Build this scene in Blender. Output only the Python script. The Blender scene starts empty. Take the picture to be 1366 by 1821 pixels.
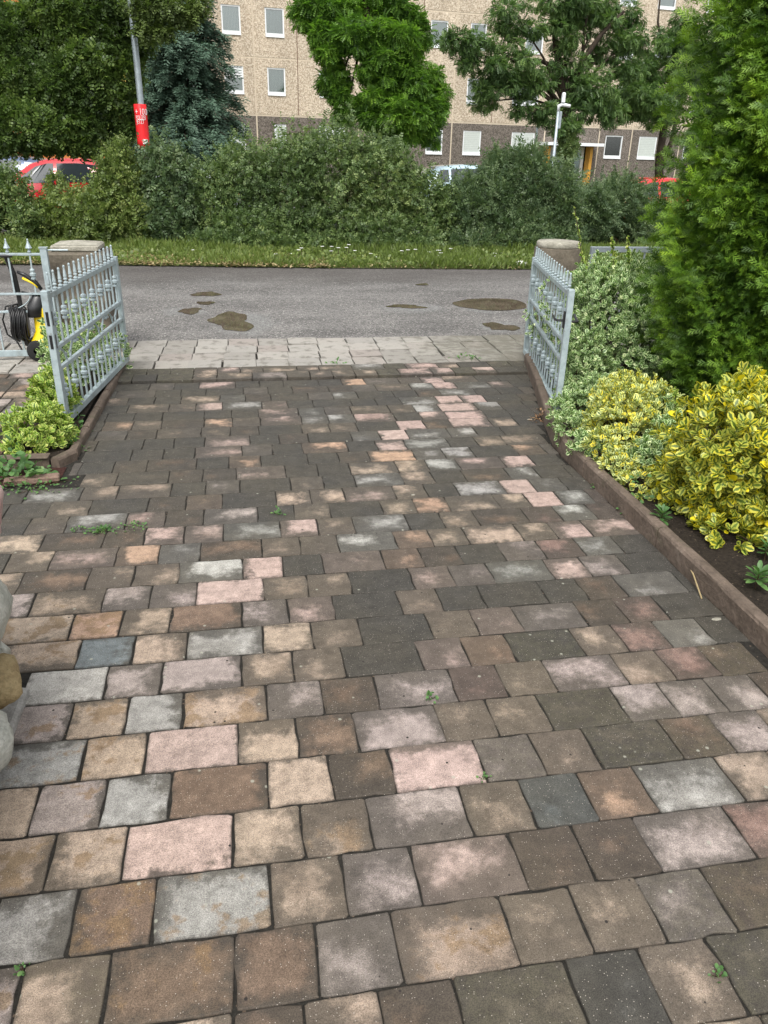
import bpy, math, random
import numpy as np
from mathutils import Vector, Matrix
random.seed(7); rng = np.random.default_rng(11)
S = bpy.context.scene
C = S.collection
R = math.radians

# ---------------------------------------------------------------- camera
PITCH, ROLL, YAW, FPX, CAMH = R(25.02), R(1.4), R(10.6), 1368.0, 1.8
cp, sp, cy, sy = math.cos(PITCH), math.sin(PITCH), math.cos(YAW), math.sin(YAW)
FW = np.array([sy*cp, cy*cp, -sp]); r0 = np.array([cy, -sy, 0.]); u0 = np.cross(r0, FW)
RT = math.cos(ROLL)*r0 + math.sin(ROLL)*u0; UP = -math.sin(ROLL)*r0 + math.cos(ROLL)*u0
cam = bpy.data.cameras.new('camera'); co = bpy.data.objects.new('camera', cam); C.objects.link(co); S.camera = co
cam.sensor_fit = 'VERTICAL'; cam.sensor_height = 24; cam.lens = FPX/1821*24
cam.clip_start = .05; cam.clip_end = 600
m = Matrix(((RT[0], UP[0], -FW[0], 0), (RT[1], UP[1], -FW[1], 0), (RT[2], UP[2], -FW[2], CAMH), (0, 0, 0, 1)))
co.matrix_world = m
# ---------------------------------------------------------------- world, sun, exposure (overcast)
SUN_EL, SUN_AZ = R(58), R(200)
W = bpy.data.worlds.new("World"); S.world = W; W.use_nodes = True
nt = W.node_tree; bg = nt.nodes['Background']
sky = nt.nodes.new('ShaderNodeTexSky'); sky.sky_type = 'NISHITA'; sky.sun_disc = False
sky.sun_elevation = SUN_EL; sky.sun_rotation = SUN_AZ; sky.dust_density = 3; sky.air_density = 1.0
hs = nt.nodes.new('ShaderNodeHueSaturation'); hs.inputs['Saturation'].default_value = .10
nt.links.new(sky.outputs[0], hs.inputs['Color']); nt.links.new(hs.outputs[0], bg.inputs['Color'])
bg.inputs['Strength'].default_value = .15
sl = bpy.data.lights.new('sun', 'SUN'); sl.energy = 1.3; sl.angle = R(22); sl.color = (1, .96, .9)
so = bpy.data.objects.new('sun', sl); C.objects.link(so)
sd = Vector((math.sin(SUN_AZ)*math.cos(SUN_EL), math.cos(SUN_AZ)*math.cos(SUN_EL), math.sin(SUN_EL)))
so.rotation_euler = sd.to_track_quat('Z', 'Y').to_euler()
S.view_settings.view_transform = 'Standard'; S.view_settings.look = 'None'
S.view_settings.exposure = 0.93; S.view_settings.gamma = 1; S.view_settings.use_curve_mapping = False

# ---------------------------------------------------------------- photo measurements -> places
def ray(px, py): return FW + (px-683)/FPX*RT - (py-910.5)/FPX*UP
def gnd(px, py, z=0.):
    d = ray(px, py); t = (z-CAMH)/d[2]; return d[0]*t, d[1]*t
def at(px, py, Y):
    d = ray(px, py); t = Y/d[1]; return np.array([d[0]*t, Y, CAMH+d[2]*t])
def ppm(px, py, Y):
    P = at(px, py, Y); P[2] -= CAMH; return FPX/float(P@FW)
def pxx(X, Y, z=0.):
    P = np.array([X, Y, z-CAMH]); return 683+FPX*(P@RT)/(P@FW)
PSI, DB = R(7), 48.
def fac(px, py):
    d = ray(px, py); n = (-math.sin(PSI), math.cos(PSI)); t = DB*math.cos(PSI)/(d[0]*n[0]+d[1]*n[1])
    x, y = d[0]*t, d[1]*t-DB
    return x*math.cos(PSI)+y*math.sin(PSI), CAMH+d[2]*t

# ---------------------------------------------------------------- helpers
def tag(o, label=None, cat=None, group=None, kind=None):
    if label: o['label'] = label
    if cat: o['category'] = cat
    if group: o['group'] = group
    if kind: o['kind'] = kind
    return o
def empty(name, loc, rz=0, label=None, cat=None, group=None, kind=None):
    o = bpy.data.objects.new(name, None); C.objects.link(o); o.location = loc; o.rotation_euler = (0, 0, rz)
    o.empty_display_size = .1
    return tag(o, label, cat, group, kind)
def link(name, me, mat=None, parent=None, loc=(0, 0, 0), rot=(0, 0, 0), smooth=False):
    o = bpy.data.objects.new(name, me); C.objects.link(o)
    if mat and not me.materials: me.materials.append(mat)
    if smooth: me.shade_smooth()
    o.location = loc; o.rotation_euler = rot
    if parent: o.parent = parent
    return o
class MB:
    def __init__(s): s.v = []; s.f = []
    def add(s, v, f):
        b = len(s.v); s.v += [tuple(p) for p in v]; s.f += [tuple(i+b for i in q) for q in f]; return s
    def box(s, x0, x1, y0, y1, z0, z1, bev=0):
        if bev <= 0:
            v = [(x, y, z) for z in (z0, z1) for y in (y0, y1) for x in (x0, x1)]
            return s.add(v, [(0, 2, 3, 1), (4, 5, 7, 6), (0, 1, 5, 4), (2, 6, 7, 3), (0, 4, 6, 2), (1, 3, 7, 5)])
        b = bev; rings = []
        for (i, z) in ((b, z0), (0, z0+b), (0, z1-b), (b, z1)):
            c = b if i == 0 else b*1.0
            xa, xb, ya, yb = x0+i, x1-i, y0+i, y1-i
            k = b*.8
            rings.append([(xa+k, ya, z), (xb-k, ya, z), (xb, ya+k, z), (xb, yb-k, z), (xb-k, yb, z), (xa+k, yb, z), (xa, yb-k, z), (xa, ya+k, z)])
        v = [p for r in rings for p in r]; f = []
        for r in range(3):
            for i in range(8):
                j = (i+1) % 8; f.append((r*8+i, r*8+j, r*8+8+j, r*8+8+i))
        f.append(tuple(range(7, -1, -1))); f.append(tuple(range(24, 32)))
        return s.add(v, f)
    def tube(s, pts, r, n=8, cap=True, flat=1.0):
        pts = [Vector(p) for p in pts]; rs = r if hasattr(r, '__len__') else [r]*len(pts)
        rings = []; prev = None
        for i, p in enumerate(pts):
            d = (pts[min(i+1, len(pts)-1)]-pts[max(i-1, 0)])
            if d.length < 1e-9: d = Vector((0, 0, 1))
            d.normalize()
            if prev is None:
                a = d.cross(Vector((0, 0, 1)) if abs(d.z) < .9 else Vector((0, 1, 0))).normalized()
            else:
                a = (prev-d*prev.dot(d)).normalized()
            prev = a; b = d.cross(a)
            rings.append([p+a*rs[i]*math.cos(t*2*math.pi/n)+b*rs[i]*flat*math.sin(t*2*math.pi/n) for t in range(n)])
        v = [q for g in rings for q in g]; f = []
        for k in range(len(pts)-1):
            for i in range(n):
                j = (i+1) % n; f.append((k*n+i, k*n+j, k*n+n+j, k*n+n+i))
        if cap: f.append(tuple(range(n-1, -1, -1))); f.append(tuple((len(pts)-1)*n+i for i in range(n)))
        return s.add(v, f)
    def lathe(s, prof, c=(0, 0, 0), n=12, axis='z'):
        v = []
        for (r, z) in prof:
            for i in range(n):
                a = 2*math.pi*i/n; p = (r*math.cos(a), r*math.sin(a), z)
                if axis == 'x': p = (p[2], p[0], p[1])
                if axis == 'y': p = (p[0], p[2], p[1])
                v.append((p[0]+c[0], p[1]+c[1], p[2]+c[2]))
        f = []
        for k in range(len(prof)-1):
            for i in range(n):
                j = (i+1) % n
                q = (k*n+i, k*n+j, k*n+n+j, k*n+n+i)
                f.append(q if axis != 'y' else q[::-1])
        f.append(tuple(range(n-1, -1, -1))); f.append(tuple((len(prof)-1)*n+i for i in range(n)))
        return s.add(v, f)
    def mesh(s, name='m'):
        me = bpy.data.meshes.new(name); me.from_pydata(s.v, [], s.f); me.update(); return me
    def build(s, name, mat, parent=None, loc=(0, 0, 0), rot=(0, 0, 0), smooth=False):
        return link(name, s.mesh(name), mat, parent, loc, rot, smooth)
def sheet(name, poly, z, mat, parent=None, sub=None):
    me = bpy.data.meshes.new(name); me.from_pydata([(x, y, z) for x, y in poly], [], [tuple(range(len(poly)))]); me.update()
    return link(name, me, mat, parent)

# ---------------------------------------------------------------- materials
class NT:
    def __init__(s, name, rough=.6, spec=.4):
        s.m = bpy.data.materials.new(name); s.m.use_nodes = True; s.t = s.m.node_tree
        s.b = s.t.nodes['Principled BSDF']; s.out = s.t.nodes['Material Output']
        s.b.inputs['Roughness'].default_value = rough; s.b.inputs['Specular IOR Level'].default_value = spec
    def n(s, typ, **kw):
        nd = s.t.nodes.new(typ)
        for k, v in kw.items():
            if k in nd.inputs.keys(): s.set(nd.inputs[k], v)
            else: setattr(nd, k, v)
        return nd
    def set(s, inp, v):
        if isinstance(v, bpy.types.NodeSocket): s.t.links.new(v, inp)
        else:
            if inp.type == 'RGBA' and len(v) == 3: v = (*v, 1)
            inp.default_value = v
    def math(s, op, a, b=None, c=None, clamp=False):
        nd = s.t.nodes.new('ShaderNodeMath'); nd.operation = op; nd.use_clamp = clamp
        for i, v in enumerate((a, b, c)):
            if v is not None: s.set(nd.inputs[i], v)
        return nd.outputs[0]
    def noise(s, vec, scale, detail=4, rough=.55, w=None):
        nd = s.n('ShaderNodeTexNoise', Scale=scale, Detail=detail, Roughness=rough)
        if vec is not None: s.set(nd.inputs['Vector'], vec)
        return nd.outputs[0]
    def voro(s, vec, scale, feature='F1', rand=1):
        nd = s.n('ShaderNodeTexVoronoi', Scale=scale, Randomness=rand); nd.feature = feature
        if vec is not None: s.set(nd.inputs['Vector'], vec)
        return nd
    def ramp(s, fac, stops):
        nd = s.t.nodes.new('ShaderNodeValToRGB'); s.set(nd.inputs[0], fac); e = nd.color_ramp.elements
        while len(e) < len(stops): e.new(.5)
        for i, (p, c) in enumerate(stops):
            e[i].position = p; e[i].color = (*c, 1) if hasattr(c, '__len__') else (c, c, c, 1)
        return nd.outputs[0]
    def mix(s, fac, a, b, mode='MIX'):
        nd = s.t.nodes.new('ShaderNodeMix'); nd.data_type = 'RGBA'; nd.blend_type = mode
        s.set(nd.inputs[0], fac); s.set(nd.inputs[6], a); s.set(nd.inputs[7], b); return nd.outputs[2]
    def smooth(s, v, a, b):
        nd = s.t.nodes.new('ShaderNodeMapRange'); nd.interpolation_type = 'SMOOTHSTEP'
        s.set(nd.inputs[0], v); s.set(nd.inputs[1], a); s.set(nd.inputs[2], b); return nd.outputs[0]
    def attr(s, name, out='Fac'):
        nd = s.t.nodes.new('ShaderNodeAttribute'); nd.attribute_name = name; return nd.outputs[out]
    def bump(s, h, st=.3, dist=.01):
        nd = s.n('ShaderNodeBump', Strength=st, Distance=dist, Height=h); s.t.links.new(nd.outputs[0], s.b.inputs['Normal']); return nd
    def col(s, c): s.set(s.b.inputs['Base Color'], c)
    def pos(s): return s.n('ShaderNodeNewGeometry').outputs['Position']
    def obj(s): return s.n('ShaderNodeTexCoord').outputs['Object']
    def scalev(s, v, sc):
        nd = s.n('ShaderNodeVectorMath', operation='MULTIPLY'); s.set(nd.inputs[0], v); s.set(nd.inputs[1], sc); return nd.outputs[0]

def simple(name, c, rough=.5, spec=.4, metal=0, var=.12, sc=8, bump=0, coat=0):
    N = NT(name, rough, spec); p = N.obj(); nz = N.noise(p, sc, 5)
    k1 = tuple(x*(1-var) for x in c); k2 = tuple(min(1, x*(1+var)) for x in c)
    N.col(N.ramp(nz, [(.3, k1), (.7, k2)])); N.b.inputs['Metallic'].default_value = metal
    if bump: N.bump(N.noise(p, sc*12, 3), bump, .004)
    N.b.inputs['Coat Weight'].default_value = coat
    return N.m

def paver_mat():
    N = NT('concrete_paver', .82, .3)
    pc = N.attr('pc', 'Color'); info = N.attr('info', 'Vector'); sz = N.attr('siz', 'Vector')
    si = N.n('ShaderNodeSeparateXYZ', Vector=info); ss = N.n('ShaderNodeSeparateXYZ', Vector=sz)
    dirt, stain, seed = si.outputs; w, d, moss = ss.outputs
    uv = N.n('ShaderNodeUVMap').outputs[0]; su = N.n('ShaderNodeSeparateXYZ', Vector=uv)
    ox = N.math('MULTIPLY', N.math('SUBTRACT', N.math('FRACT', N.math('MULTIPLY', seed, 91.7)), .5), .11); oy = N.math('MULTIPLY', N.math('SUBTRACT', N.math('FRACT', N.math('MULTIPLY', seed, 53.3)), .5), .11)
    ux = N.math('ADD', su.outputs[0], ox); uy = N.math('ADD', su.outputs[1], oy)
    ex = N.math('MINIMUM', su.outputs[0], N.math('SUBTRACT', w, su.outputs[0])); ey = N.math('MINIMUM', su.outputs[1], N.math('SUBTRACT', d, su.outputs[1]))
    rim_edge = N.math('MINIMUM', ex, ey)
    edge = N.math('SMOOTH_MIN', N.math('MINIMUM', ux, N.math('SUBTRACT', w, ux)), N.math('MINIMUM', uy, N.math('SUBTRACT', d, uy)), .04)
    p = N.pos()
    off = N.n('ShaderNodeVectorMath', operation='ADD'); N.set(off.inputs[0], p)
    sv = N.n('ShaderNodeCombineXYZ', X=N.math('MULTIPLY', seed, 37.), Y=N.math('MULTIPLY', seed, 11.)); N.set(off.inputs[1], sv.outputs[0])
    q = off.outputs[0]
    big = N.noise(p, 2.2, 3); mid = N.noise(q, 9, 5, .6); med = N.noise(q, 28, 5, .65); fine = N.noise(p, 330, 3, .7); fine2 = N.noise(p, 900, 2, .6)
    # clean stone colour: slight mottling + grain
    base = N.mix(N.smooth(med, .3, .7), N.mix(1., pc, (.86, .85, .84), 'MULTIPLY'), N.mix(1., pc, (1.10, 1.09, 1.08), 'MULTIPLY'))
    # brown, damp mottling with a crisp outline
    smask = N.math('MULTIPLY', N.smooth(N.math('ADD', mid, N.math('MULTIPLY', N.math('SUBTRACT', med, .5), .35)), N.math('SUBTRACT', .66, N.math('MULTIPLY', stain, .19)), N.math('SUBTRACT', .76, N.math('MULTIPLY', stain, .19))), N.math('GREATER_THAN', stain, .02))
    base = N.mix(N.math('MULTIPLY', smask, .70), base, N.mix(big, (.19, .11, .06), (.165, .125, .065)))
    # dirt creeping in from the joints
    fld = N.math('MULTIPLY', N.math('SUBTRACT', N.noise(p, 1.7, 5, .65), .46), .26)
    t = N.math('ADD', N.math('MULTIPLY_ADD', dirt, .165, -.030), N.math('MULTIPLY', fld, N.smooth(dirt, .1, .45)))
    e2 = N.math('ADD', edge, N.math('MULTIPLY', N.math('SUBTRACT', mid, .5), .19))
    e3 = N.math('ADD', e2, N.math('MULTIPLY', N.math('SUBTRACT', med, .5), .11))
    soft = N.math('MULTIPLY_ADD', dirt, .075, .018)
    dm = N.math('SUBTRACT', 1., N.smooth(e3, N.math('SUBTRACT', t, soft), N.math('ADD', t, soft)))
    dm = N.math('MULTIPLY', dm, N.math('MULTIPLY_ADD', fine, .28, .82), clamp=True)
    dcol = N.mix(N.smooth(big, .35, .65), (.049, .046, .041), (.064, .057, .045))
    dcol = N.mix(N.math('MULTIPLY', moss, N.math('MULTIPLY', N.smooth(med, .35, .6), .6)), dcol, (.078, .074, .048))
    sy2 = N.n('ShaderNodeSeparateXYZ', Vector=p); farf = N.smooth(N.math('ADD', sy2.outputs[1], N.math('MULTIPLY', big, 1.2)), 2.8, 5.0)
    dcol = N.mix(N.math('SUBTRACT', .36, N.math('MULTIPLY', farf, .24)), dcol, N.mix(1., pc, (.50, .48, .45), 'MULTIPLY'))
    # broad damp and soot clouds that ignore the joints
    cloud = N.math('MULTIPLY', N.smooth(N.noise(p, 2.6, 6, .68), .48, .66), N.math('MULTIPLY_ADD', N.smooth(dirt, .1, .5), .50, .14))
    base = N.mix(cloud, base, N.mix(1., base, (.42, .40, .37), 'MULTIPLY'))
    c = N.mix(dm, base, dcol)
    rimb = N.math('SUBTRACT', 1., N.smooth(N.math('ADD', rim_edge, N.math('MULTIPLY', N.math('SUBTRACT', med, .5), .03)), .0, .013))
    c = N.mix(N.math('MULTIPLY', rimb, N.math('SUBTRACT', .6, N.math('MULTIPLY', dm, .45))), c, (.05, .045, .038))
    c = N.mix(.75, c, N.ramp(N.noise(q, 15, 6, .72), [(.34, .68), (.5, 1.), (.68, 1.34)]), 'MULTIPLY')
    g = N.ramp(fine, [(.36, .5), (.5, 1.), (.64, 1.45)]); c = N.mix(.85, c, g, 'MULTIPLY')
    vs = N.voro(p, 150); spk = N.math('LESS_THAN', vs.outputs['Distance'], .16); sel = N.n('ShaderNodeSeparateColor', Color=vs.outputs['Color'])
    c = N.mix(N.math('MULTIPLY', spk, N.math('GREATER_THAN', sel.outputs[0], .72)), c, (.42, .38, .33))
    c = N.mix(N.math('MULTIPLY', N.math('MULTIPLY', spk, N.math('LESS_THAN', sel.outputs[0], .2)), .7), c, (.04, .035, .03))
    vl = N.voro(q, 24); ls = N.n('ShaderNodeSeparateColor', Color=vl.outputs['Color'])
    lich = N.math('MULTIPLY', N.smooth(N.math('ADD', vl.outputs['Distance'], N.math('MULTIPLY', fine, .2)), .28, .2), N.math('GREATER_THAN', N.math('ADD', ls.outputs[0], N.math('MULTIPLY', moss, .22)), .97))
    c = N.mix(N.math('MULTIPLY', lich, .7), c, (.33, .33, .27))
    vd = N.voro(q, 17); ds_ = N.n('ShaderNodeSeparateColor', Color=vd.outputs['Color'])
    c = N.mix(N.math('MULTIPLY', N.smooth(vd.outputs['Distance'], .09, .06), N.math('GREATER_THAN', ds_.outputs[1], .8)), c, (.022, .018, .016))
    N.col(c)
    N.set(N.b.inputs['Roughness'], N.math('MULTIPLY_ADD', dm, -.12, .85))
    h = N.math('ADD', N.math('MULTIPLY', fine, .7), N.math('ADD', N.math('MULTIPLY', fine2, .3), N.math('MULTIPLY', med, 1.5)))
    N.bump(h, .5, .0035)
    return N.m
def soil_mat(name='soil', c1=(.022, .017, .013), c2=(.06, .046, .034)):
    N = NT(name, .95, .2); p = N.pos(); n1 = N.noise(p, 60, 6, .7); n2 = N.noise(p, 5, 4)
    c = N.ramp(n1, [(.35, c1), (.7, c2)]); vs = N.voro(p, 60); s = N.n('ShaderNodeSeparateColor', Color=vs.outputs['Color'])
    c = N.mix(N.math('MULTIPLY', N.math('LESS_THAN', vs.outputs['Distance'], .25), N.math('GREATER_THAN', s.outputs[0], .85)), c, (.16, .12, .09))
    N.col(c); N.bump(n1, 1, .03); return N.m
def road_mat():
    N = NT('road_asphalt', .85, .3); p = N.pos(); fine = N.noise(p, 48, 4, .8); f2 = N.noise(p, 16, 3, .7); big = N.noise(N.scalev(p, (.6, 1.6, 1)), .9, 5, .6)
    c = N.ramp(big, [(.3, (.088, .084, .080)), (.5, (.125, .120, .114)), (.7, (.165, .159, .151))])
    sp_ = N.n('ShaderNodeSeparateXYZ', Vector=p)
    mid = N.math('SUBTRACT', 1., N.smooth(N.math('ABSOLUTE', N.math('SUBTRACT', sp_.outputs[1], 9.4)), .3, 3.4))
    # loose grit, thickest along the middle of the lane
    dens = N.math('MULTIPLY', N.math('MULTIPLY_ADD', mid, .8, .25), N.smooth(N.noise(p, 1.6, 4), .3, .7))
    c = N.mix(.9, c, N.ramp(fine, [(.38, .40), (.62, 1.65)]), 'MULTIPLY'); c = N.mix(.6, c, N.ramp(f2, [(.35, .72), (.65, 1.28)]), 'MULTIPLY')
    for sc, t0 in ((34, .72), (62, .66)):
        vs = N.voro(p, sc); s = N.n('ShaderNodeSeparateColor', Color=vs.outputs['Color'])
        pe = N.math('MULTIPLY', N.smooth(vs.outputs['Distance'], .42, .3), N.math('GREATER_THAN', s.outputs[0], N.math('SUBTRACT', t0+.18, N.math('MULTIPLY', dens, .55))))
        c = N.mix(N.math('MULTIPLY', pe, .8), c, N.mix(s.outputs[1], (.17, .16, .15), (.46, .44, .41)))
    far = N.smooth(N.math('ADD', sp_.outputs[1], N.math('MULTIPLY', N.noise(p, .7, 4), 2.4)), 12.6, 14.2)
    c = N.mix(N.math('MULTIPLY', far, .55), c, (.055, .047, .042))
    # pale, damp margins round the hollows that hold water
    nz = N.noise(p, 3.2, 5, .65)
    for (px, py, rx, ry) in ((435, 572, 62, 20), (735, 546, 68, 9), (325, 552, 48, 8), (898, 580, 48, 12), (874, 541, 76, 14)):
        X, Y = gnd(px, py); a = gnd(px+rx, py)[0]-X; b = gnd(px, py-ry)[1]-Y
        dx = N.math('DIVIDE', N.math('SUBTRACT', sp_.outputs[0], float(X)), float(a)); dy = N.math('DIVIDE', N.math('SUBTRACT', sp_.outputs[1], float(Y)), float(b))
        d = N.math('SQRT', N.math('ADD', N.math('MULTIPLY', dx, dx), N.math('MULTIPLY', dy, dy)))
        d = N.math('ADD', d, N.math('MULTIPLY', N.math('SUBTRACT', nz, .5), 1.6)); m_ = N.math('SUBTRACT', 1., N.smooth(d, .55, 1.05))
        c = N.mix(N.math('MULTIPLY', m_, .55), c, N.mix(N.smooth(fine, .42, .55), (.12, .12, .115), (.27, .275, .265)))
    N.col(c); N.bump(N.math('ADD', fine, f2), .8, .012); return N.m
def slab_mat():
    N = NT('pavement_slab', .85, .3); p = N.pos(); oi = N.n('ShaderNodeObjectInfo').outputs['Random']
    n1 = N.noise(p, 9, 5, .65); fine = N.noise(p, 220, 3, .7); big = N.noise(p, 1.7, 4)
    c = N.ramp(oi, [(0, (.25, .235, .21)), (.35, (.29, .275, .25)), (.7, (.33, .312, .28)), (1, (.28, .25, .225))])
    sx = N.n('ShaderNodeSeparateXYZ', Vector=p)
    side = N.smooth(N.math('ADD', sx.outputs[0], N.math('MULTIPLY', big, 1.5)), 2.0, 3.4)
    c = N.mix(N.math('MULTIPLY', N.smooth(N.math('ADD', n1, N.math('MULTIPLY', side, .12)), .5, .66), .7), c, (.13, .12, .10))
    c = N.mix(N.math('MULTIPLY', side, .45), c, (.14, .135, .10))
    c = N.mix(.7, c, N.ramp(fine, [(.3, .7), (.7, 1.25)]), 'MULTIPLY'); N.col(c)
    N.bump(N.math('ADD', N.math('MULTIPLY', n1, 2.), fine), .5, .006); return N.m
def leaf_mat(name, stops, margin=None, mstops=None, rough=.45, trans=.25, tcol=None, spec=.35):
    N = NT(name, rough, spec); r = N.attr('rnd'); p = N.pos()
    big = N.noise(p, 1.1, 3)
    k = N.math('ADD', N.math('MULTIPLY', r, .75), N.math('MULTIPLY', big, .25), clamp=True)
    if not margin: k = N.math('ADD', k, N.math('MULTIPLY_ADD', N.n('ShaderNodeSeparateXYZ', Vector=N.n('ShaderNodeUVMap').outputs[0]).outputs[1], .30, -.15), clamp=True)
    c = N.ramp(k, stops)
    if margin:
        uv = N.n('ShaderNodeUVMap').outputs[0]; su = N.n('ShaderNodeSeparateXYZ', Vector=uv)
        a = N.math('ABSOLUTE', su.outputs[0]); ed = N.math('ADD', a, N.math('MULTIPLY', N.noise(p, 90, 2), .5))
        r2 = N.math('FRACT', N.math('MULTIPLY', r, 17.3))
        th = N.math('SUBTRACT', margin, N.math('MULTIPLY', N.math('GREATER_THAN', r2, .94), .45))
        mk = N.smooth(ed, th, N.math('ADD', th, .14))
        c = N.mix(mk, c, N.ramp(r2, mstops))
    N.col(c)
    tr = N.n('ShaderNodeBsdfTranslucent'); N.set(tr.inputs['Color'], N.mix(1., c, (1.5, 1.7, .9), 'MULTIPLY'))
    ms = N.n('ShaderNodeMixShader'); ms.inputs[0].default_value = trans
    N.t.links.new(N.b.outputs[0], ms.inputs[1]); N.t.links.new(tr.outputs[0], ms.inputs[2]); N.t.links.new(ms.outputs[0], N.out.inputs[0])
    return N.m
def pebble_mat(name, c1, c2, c3):
    N = NT(name, .9, .25); p = N.obj(); vs = N.voro(p, 22); s = N.n('ShaderNodeSeparateColor', Color=vs.outputs['Color'])
    c = N.ramp(s.outputs[0], [(0, c1), (.5, c2), (1, c3)])
    st = N.noise(N.scalev(N.pos(), (1.2, 1.2, .35)), 1.0, 5, .6)
    c = N.mix(.5, c, N.ramp(st, [(.3, .78), (.7, 1.2)]), 'MULTIPLY')
    oi = N.n('ShaderNodeObjectInfo').outputs['Random']; c = N.mix(.35, c, N.ramp(oi, [(0, .85), (1, 1.12)]), 'MULTIPLY')
    N.col(c); N.bump(vs.outputs['Distance'], .6, .03); return N.m
def stone_mat(name, c1, c2, c3=None, sc=10):
    N = NT(name, .8, .3); p = N.obj(); n1 = N.noise(p, sc, 7, .65); n2 = N.noise(p, sc*8, 4, .7)
    c = N.ramp(n1, [(.3, c1), (.62, c2)] + ([(.8, c3)] if c3 else []))
    c = N.mix(.6, c, N.ramp(n2, [(.3, .7), (.7, 1.2)]), 'MULTIPLY'); w_ = N.pos(); ms = N.noise(w_, 7, 5, .7); c = N.mix(N.math('MULTIPLY', N.smooth(ms, .56, .68), .35), c, (.06, .062, .032))
    c = N.mix(N.math('MULTIPLY', N.smooth(N.noise(w_, 45, 4, .75), .6, .7), .5), c, (.04, .034, .028)); N.col(c); N.bump(N.math('ADD', n1, N.math('MULTIPLY', n2, .4)), .7, .02); return N.m
def glass_mat():
    N = NT('window_glass', .05, .5); fr = N.n('ShaderNodeFresnel', IOR=1.6)
    g = N.n('ShaderNodeBsdfGlossy', Roughness=.03); t = N.n('ShaderNodeBsdfTransparent', Color=(.82, .88, .86)); ms = N.n('ShaderNodeMixShader')
    N.set(ms.inputs[0], N.math('ADD', N.math('MULTIPLY', fr.outputs[0], 1.3), .10, clamp=True)); N.t.links.new(t.outputs[0], ms.inputs[1]); N.t.links.new(g.outputs[0], ms.inputs[2]); N.t.links.new(ms.outputs[0], N.out.inputs[0]); return N.m
def curtain_mat():
    N = NT('net_curtain', .9, .1); p = N.obj(); oi = N.n('ShaderNodeObjectInfo').outputs['Random']
    w = N.n('ShaderNodeTexWave', Scale=4., Distortion=2.5, Detail=3.); N.set(w.inputs['Vector'], p)
    c = N.ramp(oi, [(0, (.55, .62, .60)), (.4, (.42, .50, .46)), (.7, (.66, .70, .72)), (1, (.35, .42, .39))])
    N.col(N.mix(.6, c, N.ramp(w.outputs[0], [(0, .65), (1, 1.15)]), 'MULTIPLY')); return N.m  # wave stripes paint the shading of folds onto a flat curtain
def bark_mat(name, c1, c2):
    N = NT(name, .9, .2); p = N.pos(); n1 = N.noise(N.scalev(p, (6, 6, 1.2)), 2.5, 6, .7); N.col(N.ramp(n1, [(.35, c1), (.65, c2)])); N.bump(n1, .9, .05); return N.m

M = {}
M['paver'] = paver_mat(); M['soil'] = soil_mat(); M['joint'] = soil_mat('joint_soil', (.026, .024, .020), (.058, .053, .045)); M['road'] = road_mat(); M['slab'] = slab_mat()
M['mulch'] = soil_mat('bark_mulch', (.03, .014, .012), (.11, .045, .035))
N = NT('painted_gate_steel', .45, .5); p = N.pos(); n1 = N.noise(p, 18, 5, .65); n2 = N.noise(p, 70, 5, .7)
c = N.ramp(n1, [(.3, (.27, .33, .35)), (.55, (.36, .43, .45)), (.8, (.42, .48, .49))]); c = N.mix(N.smooth(n2, .62, .70), c, (.13, .085, .055)); c = N.mix(N.math('MULTIPLY', N.smooth(N.noise(p, 7, 4), .55, .7), .45), c, (.17, .18, .165))
N.col(c); N.b.inputs['Metallic'].default_value = .12; N.bump(n2, .25, .003); M['galv'] = N.m
M['galv2'] = simple('galvanised_steel', (.34, .39, .42), .4, .5, .4, .14, 10, .1)
M['black'] = simple('black_plastic', (.012, .012, .013), .35, .5)
M['rubber'] = simple('tyre_rubber', (.018, .018, .018), .8, .3)
M['yellow'] = simple('yellow_plastic', (.80, .58, .012), .32, .5, var=.04)
M['kerb'] = stone_mat('kerb_concrete', (.082, .062, .047), (.155, .118, .092), (.23, .19, .155), 5)
M['brick'] = stone_mat('edging_brick', (.13, .08, .06), (.22, .15, .115), sc=9)
M['pillar'] = stone_mat('weathered_pillar_stone', (.055, .045, .034), (.17, .145, .11), (.25, .22, .17), 4)
M['cap'] = stone_mat('weathered_cap_stone', (.20, .19, .15), (.38, .36, .30), (.45, .43, .37), 6)
M['mortar'] = stone_mat('wall_mortar', (.26, .25, .23), (.36, .35, .33), sc=12)
M['rock_white'] = stone_mat('pale_rock', (.30, .31, .27), (.52, .52, .47), (.26, .22, .15), 9)
M['rock_ochre'] = stone_mat('ochre_rock', (.22, .15, .07), (.36, .28, .15), (.40, .36, .27), 11)
M['rock_pink'] = stone_mat('pink_rock', (.36, .22, .2), (.52, .38, .35), sc=8)
M['wall1'] = pebble_mat('tan_pebbledash', (.32, .26, .19), (.50, .415, .315), (.68, .60, .48))
M['wall0'] = pebble_mat('dark_pebbledash', (.075, .063, .053), (.145, .125, .105), (.23, .20, .175))
M['strip'] = simple('cream_joint_paint', (.56, .48, .37), .8, .2, var=.08)
M['seam'] = simple('dark_seam', (.16, .10, .07), .9, .1)
M['white'] = simple('white_window_plastic', (.74, .77, .78), .35, .45, var=.03)
M['blind'] = simple('roller_shutter', (.50, .54, .51), .6, .3, var=.05)
M['glass'] = glass_mat(); M['curtain'] = curtain_mat(); M['room'] = simple('dark_room', (.03, .035, .035), .9, .1)
M['orange'] = simple('orange_render', (.50, .17, .05), .8, .2, var=.05); M['yellow_render'] = simple('yellow_render', (.72, .48, .12), .8, .2, var=.04)
M['white_render'] = simple('white_render', (.66, .66, .64), .8, .2, var=.04)
M['door'] = simple('ochre_door_paint', (.58, .30, .05), .5, .3, var=.06)
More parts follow.
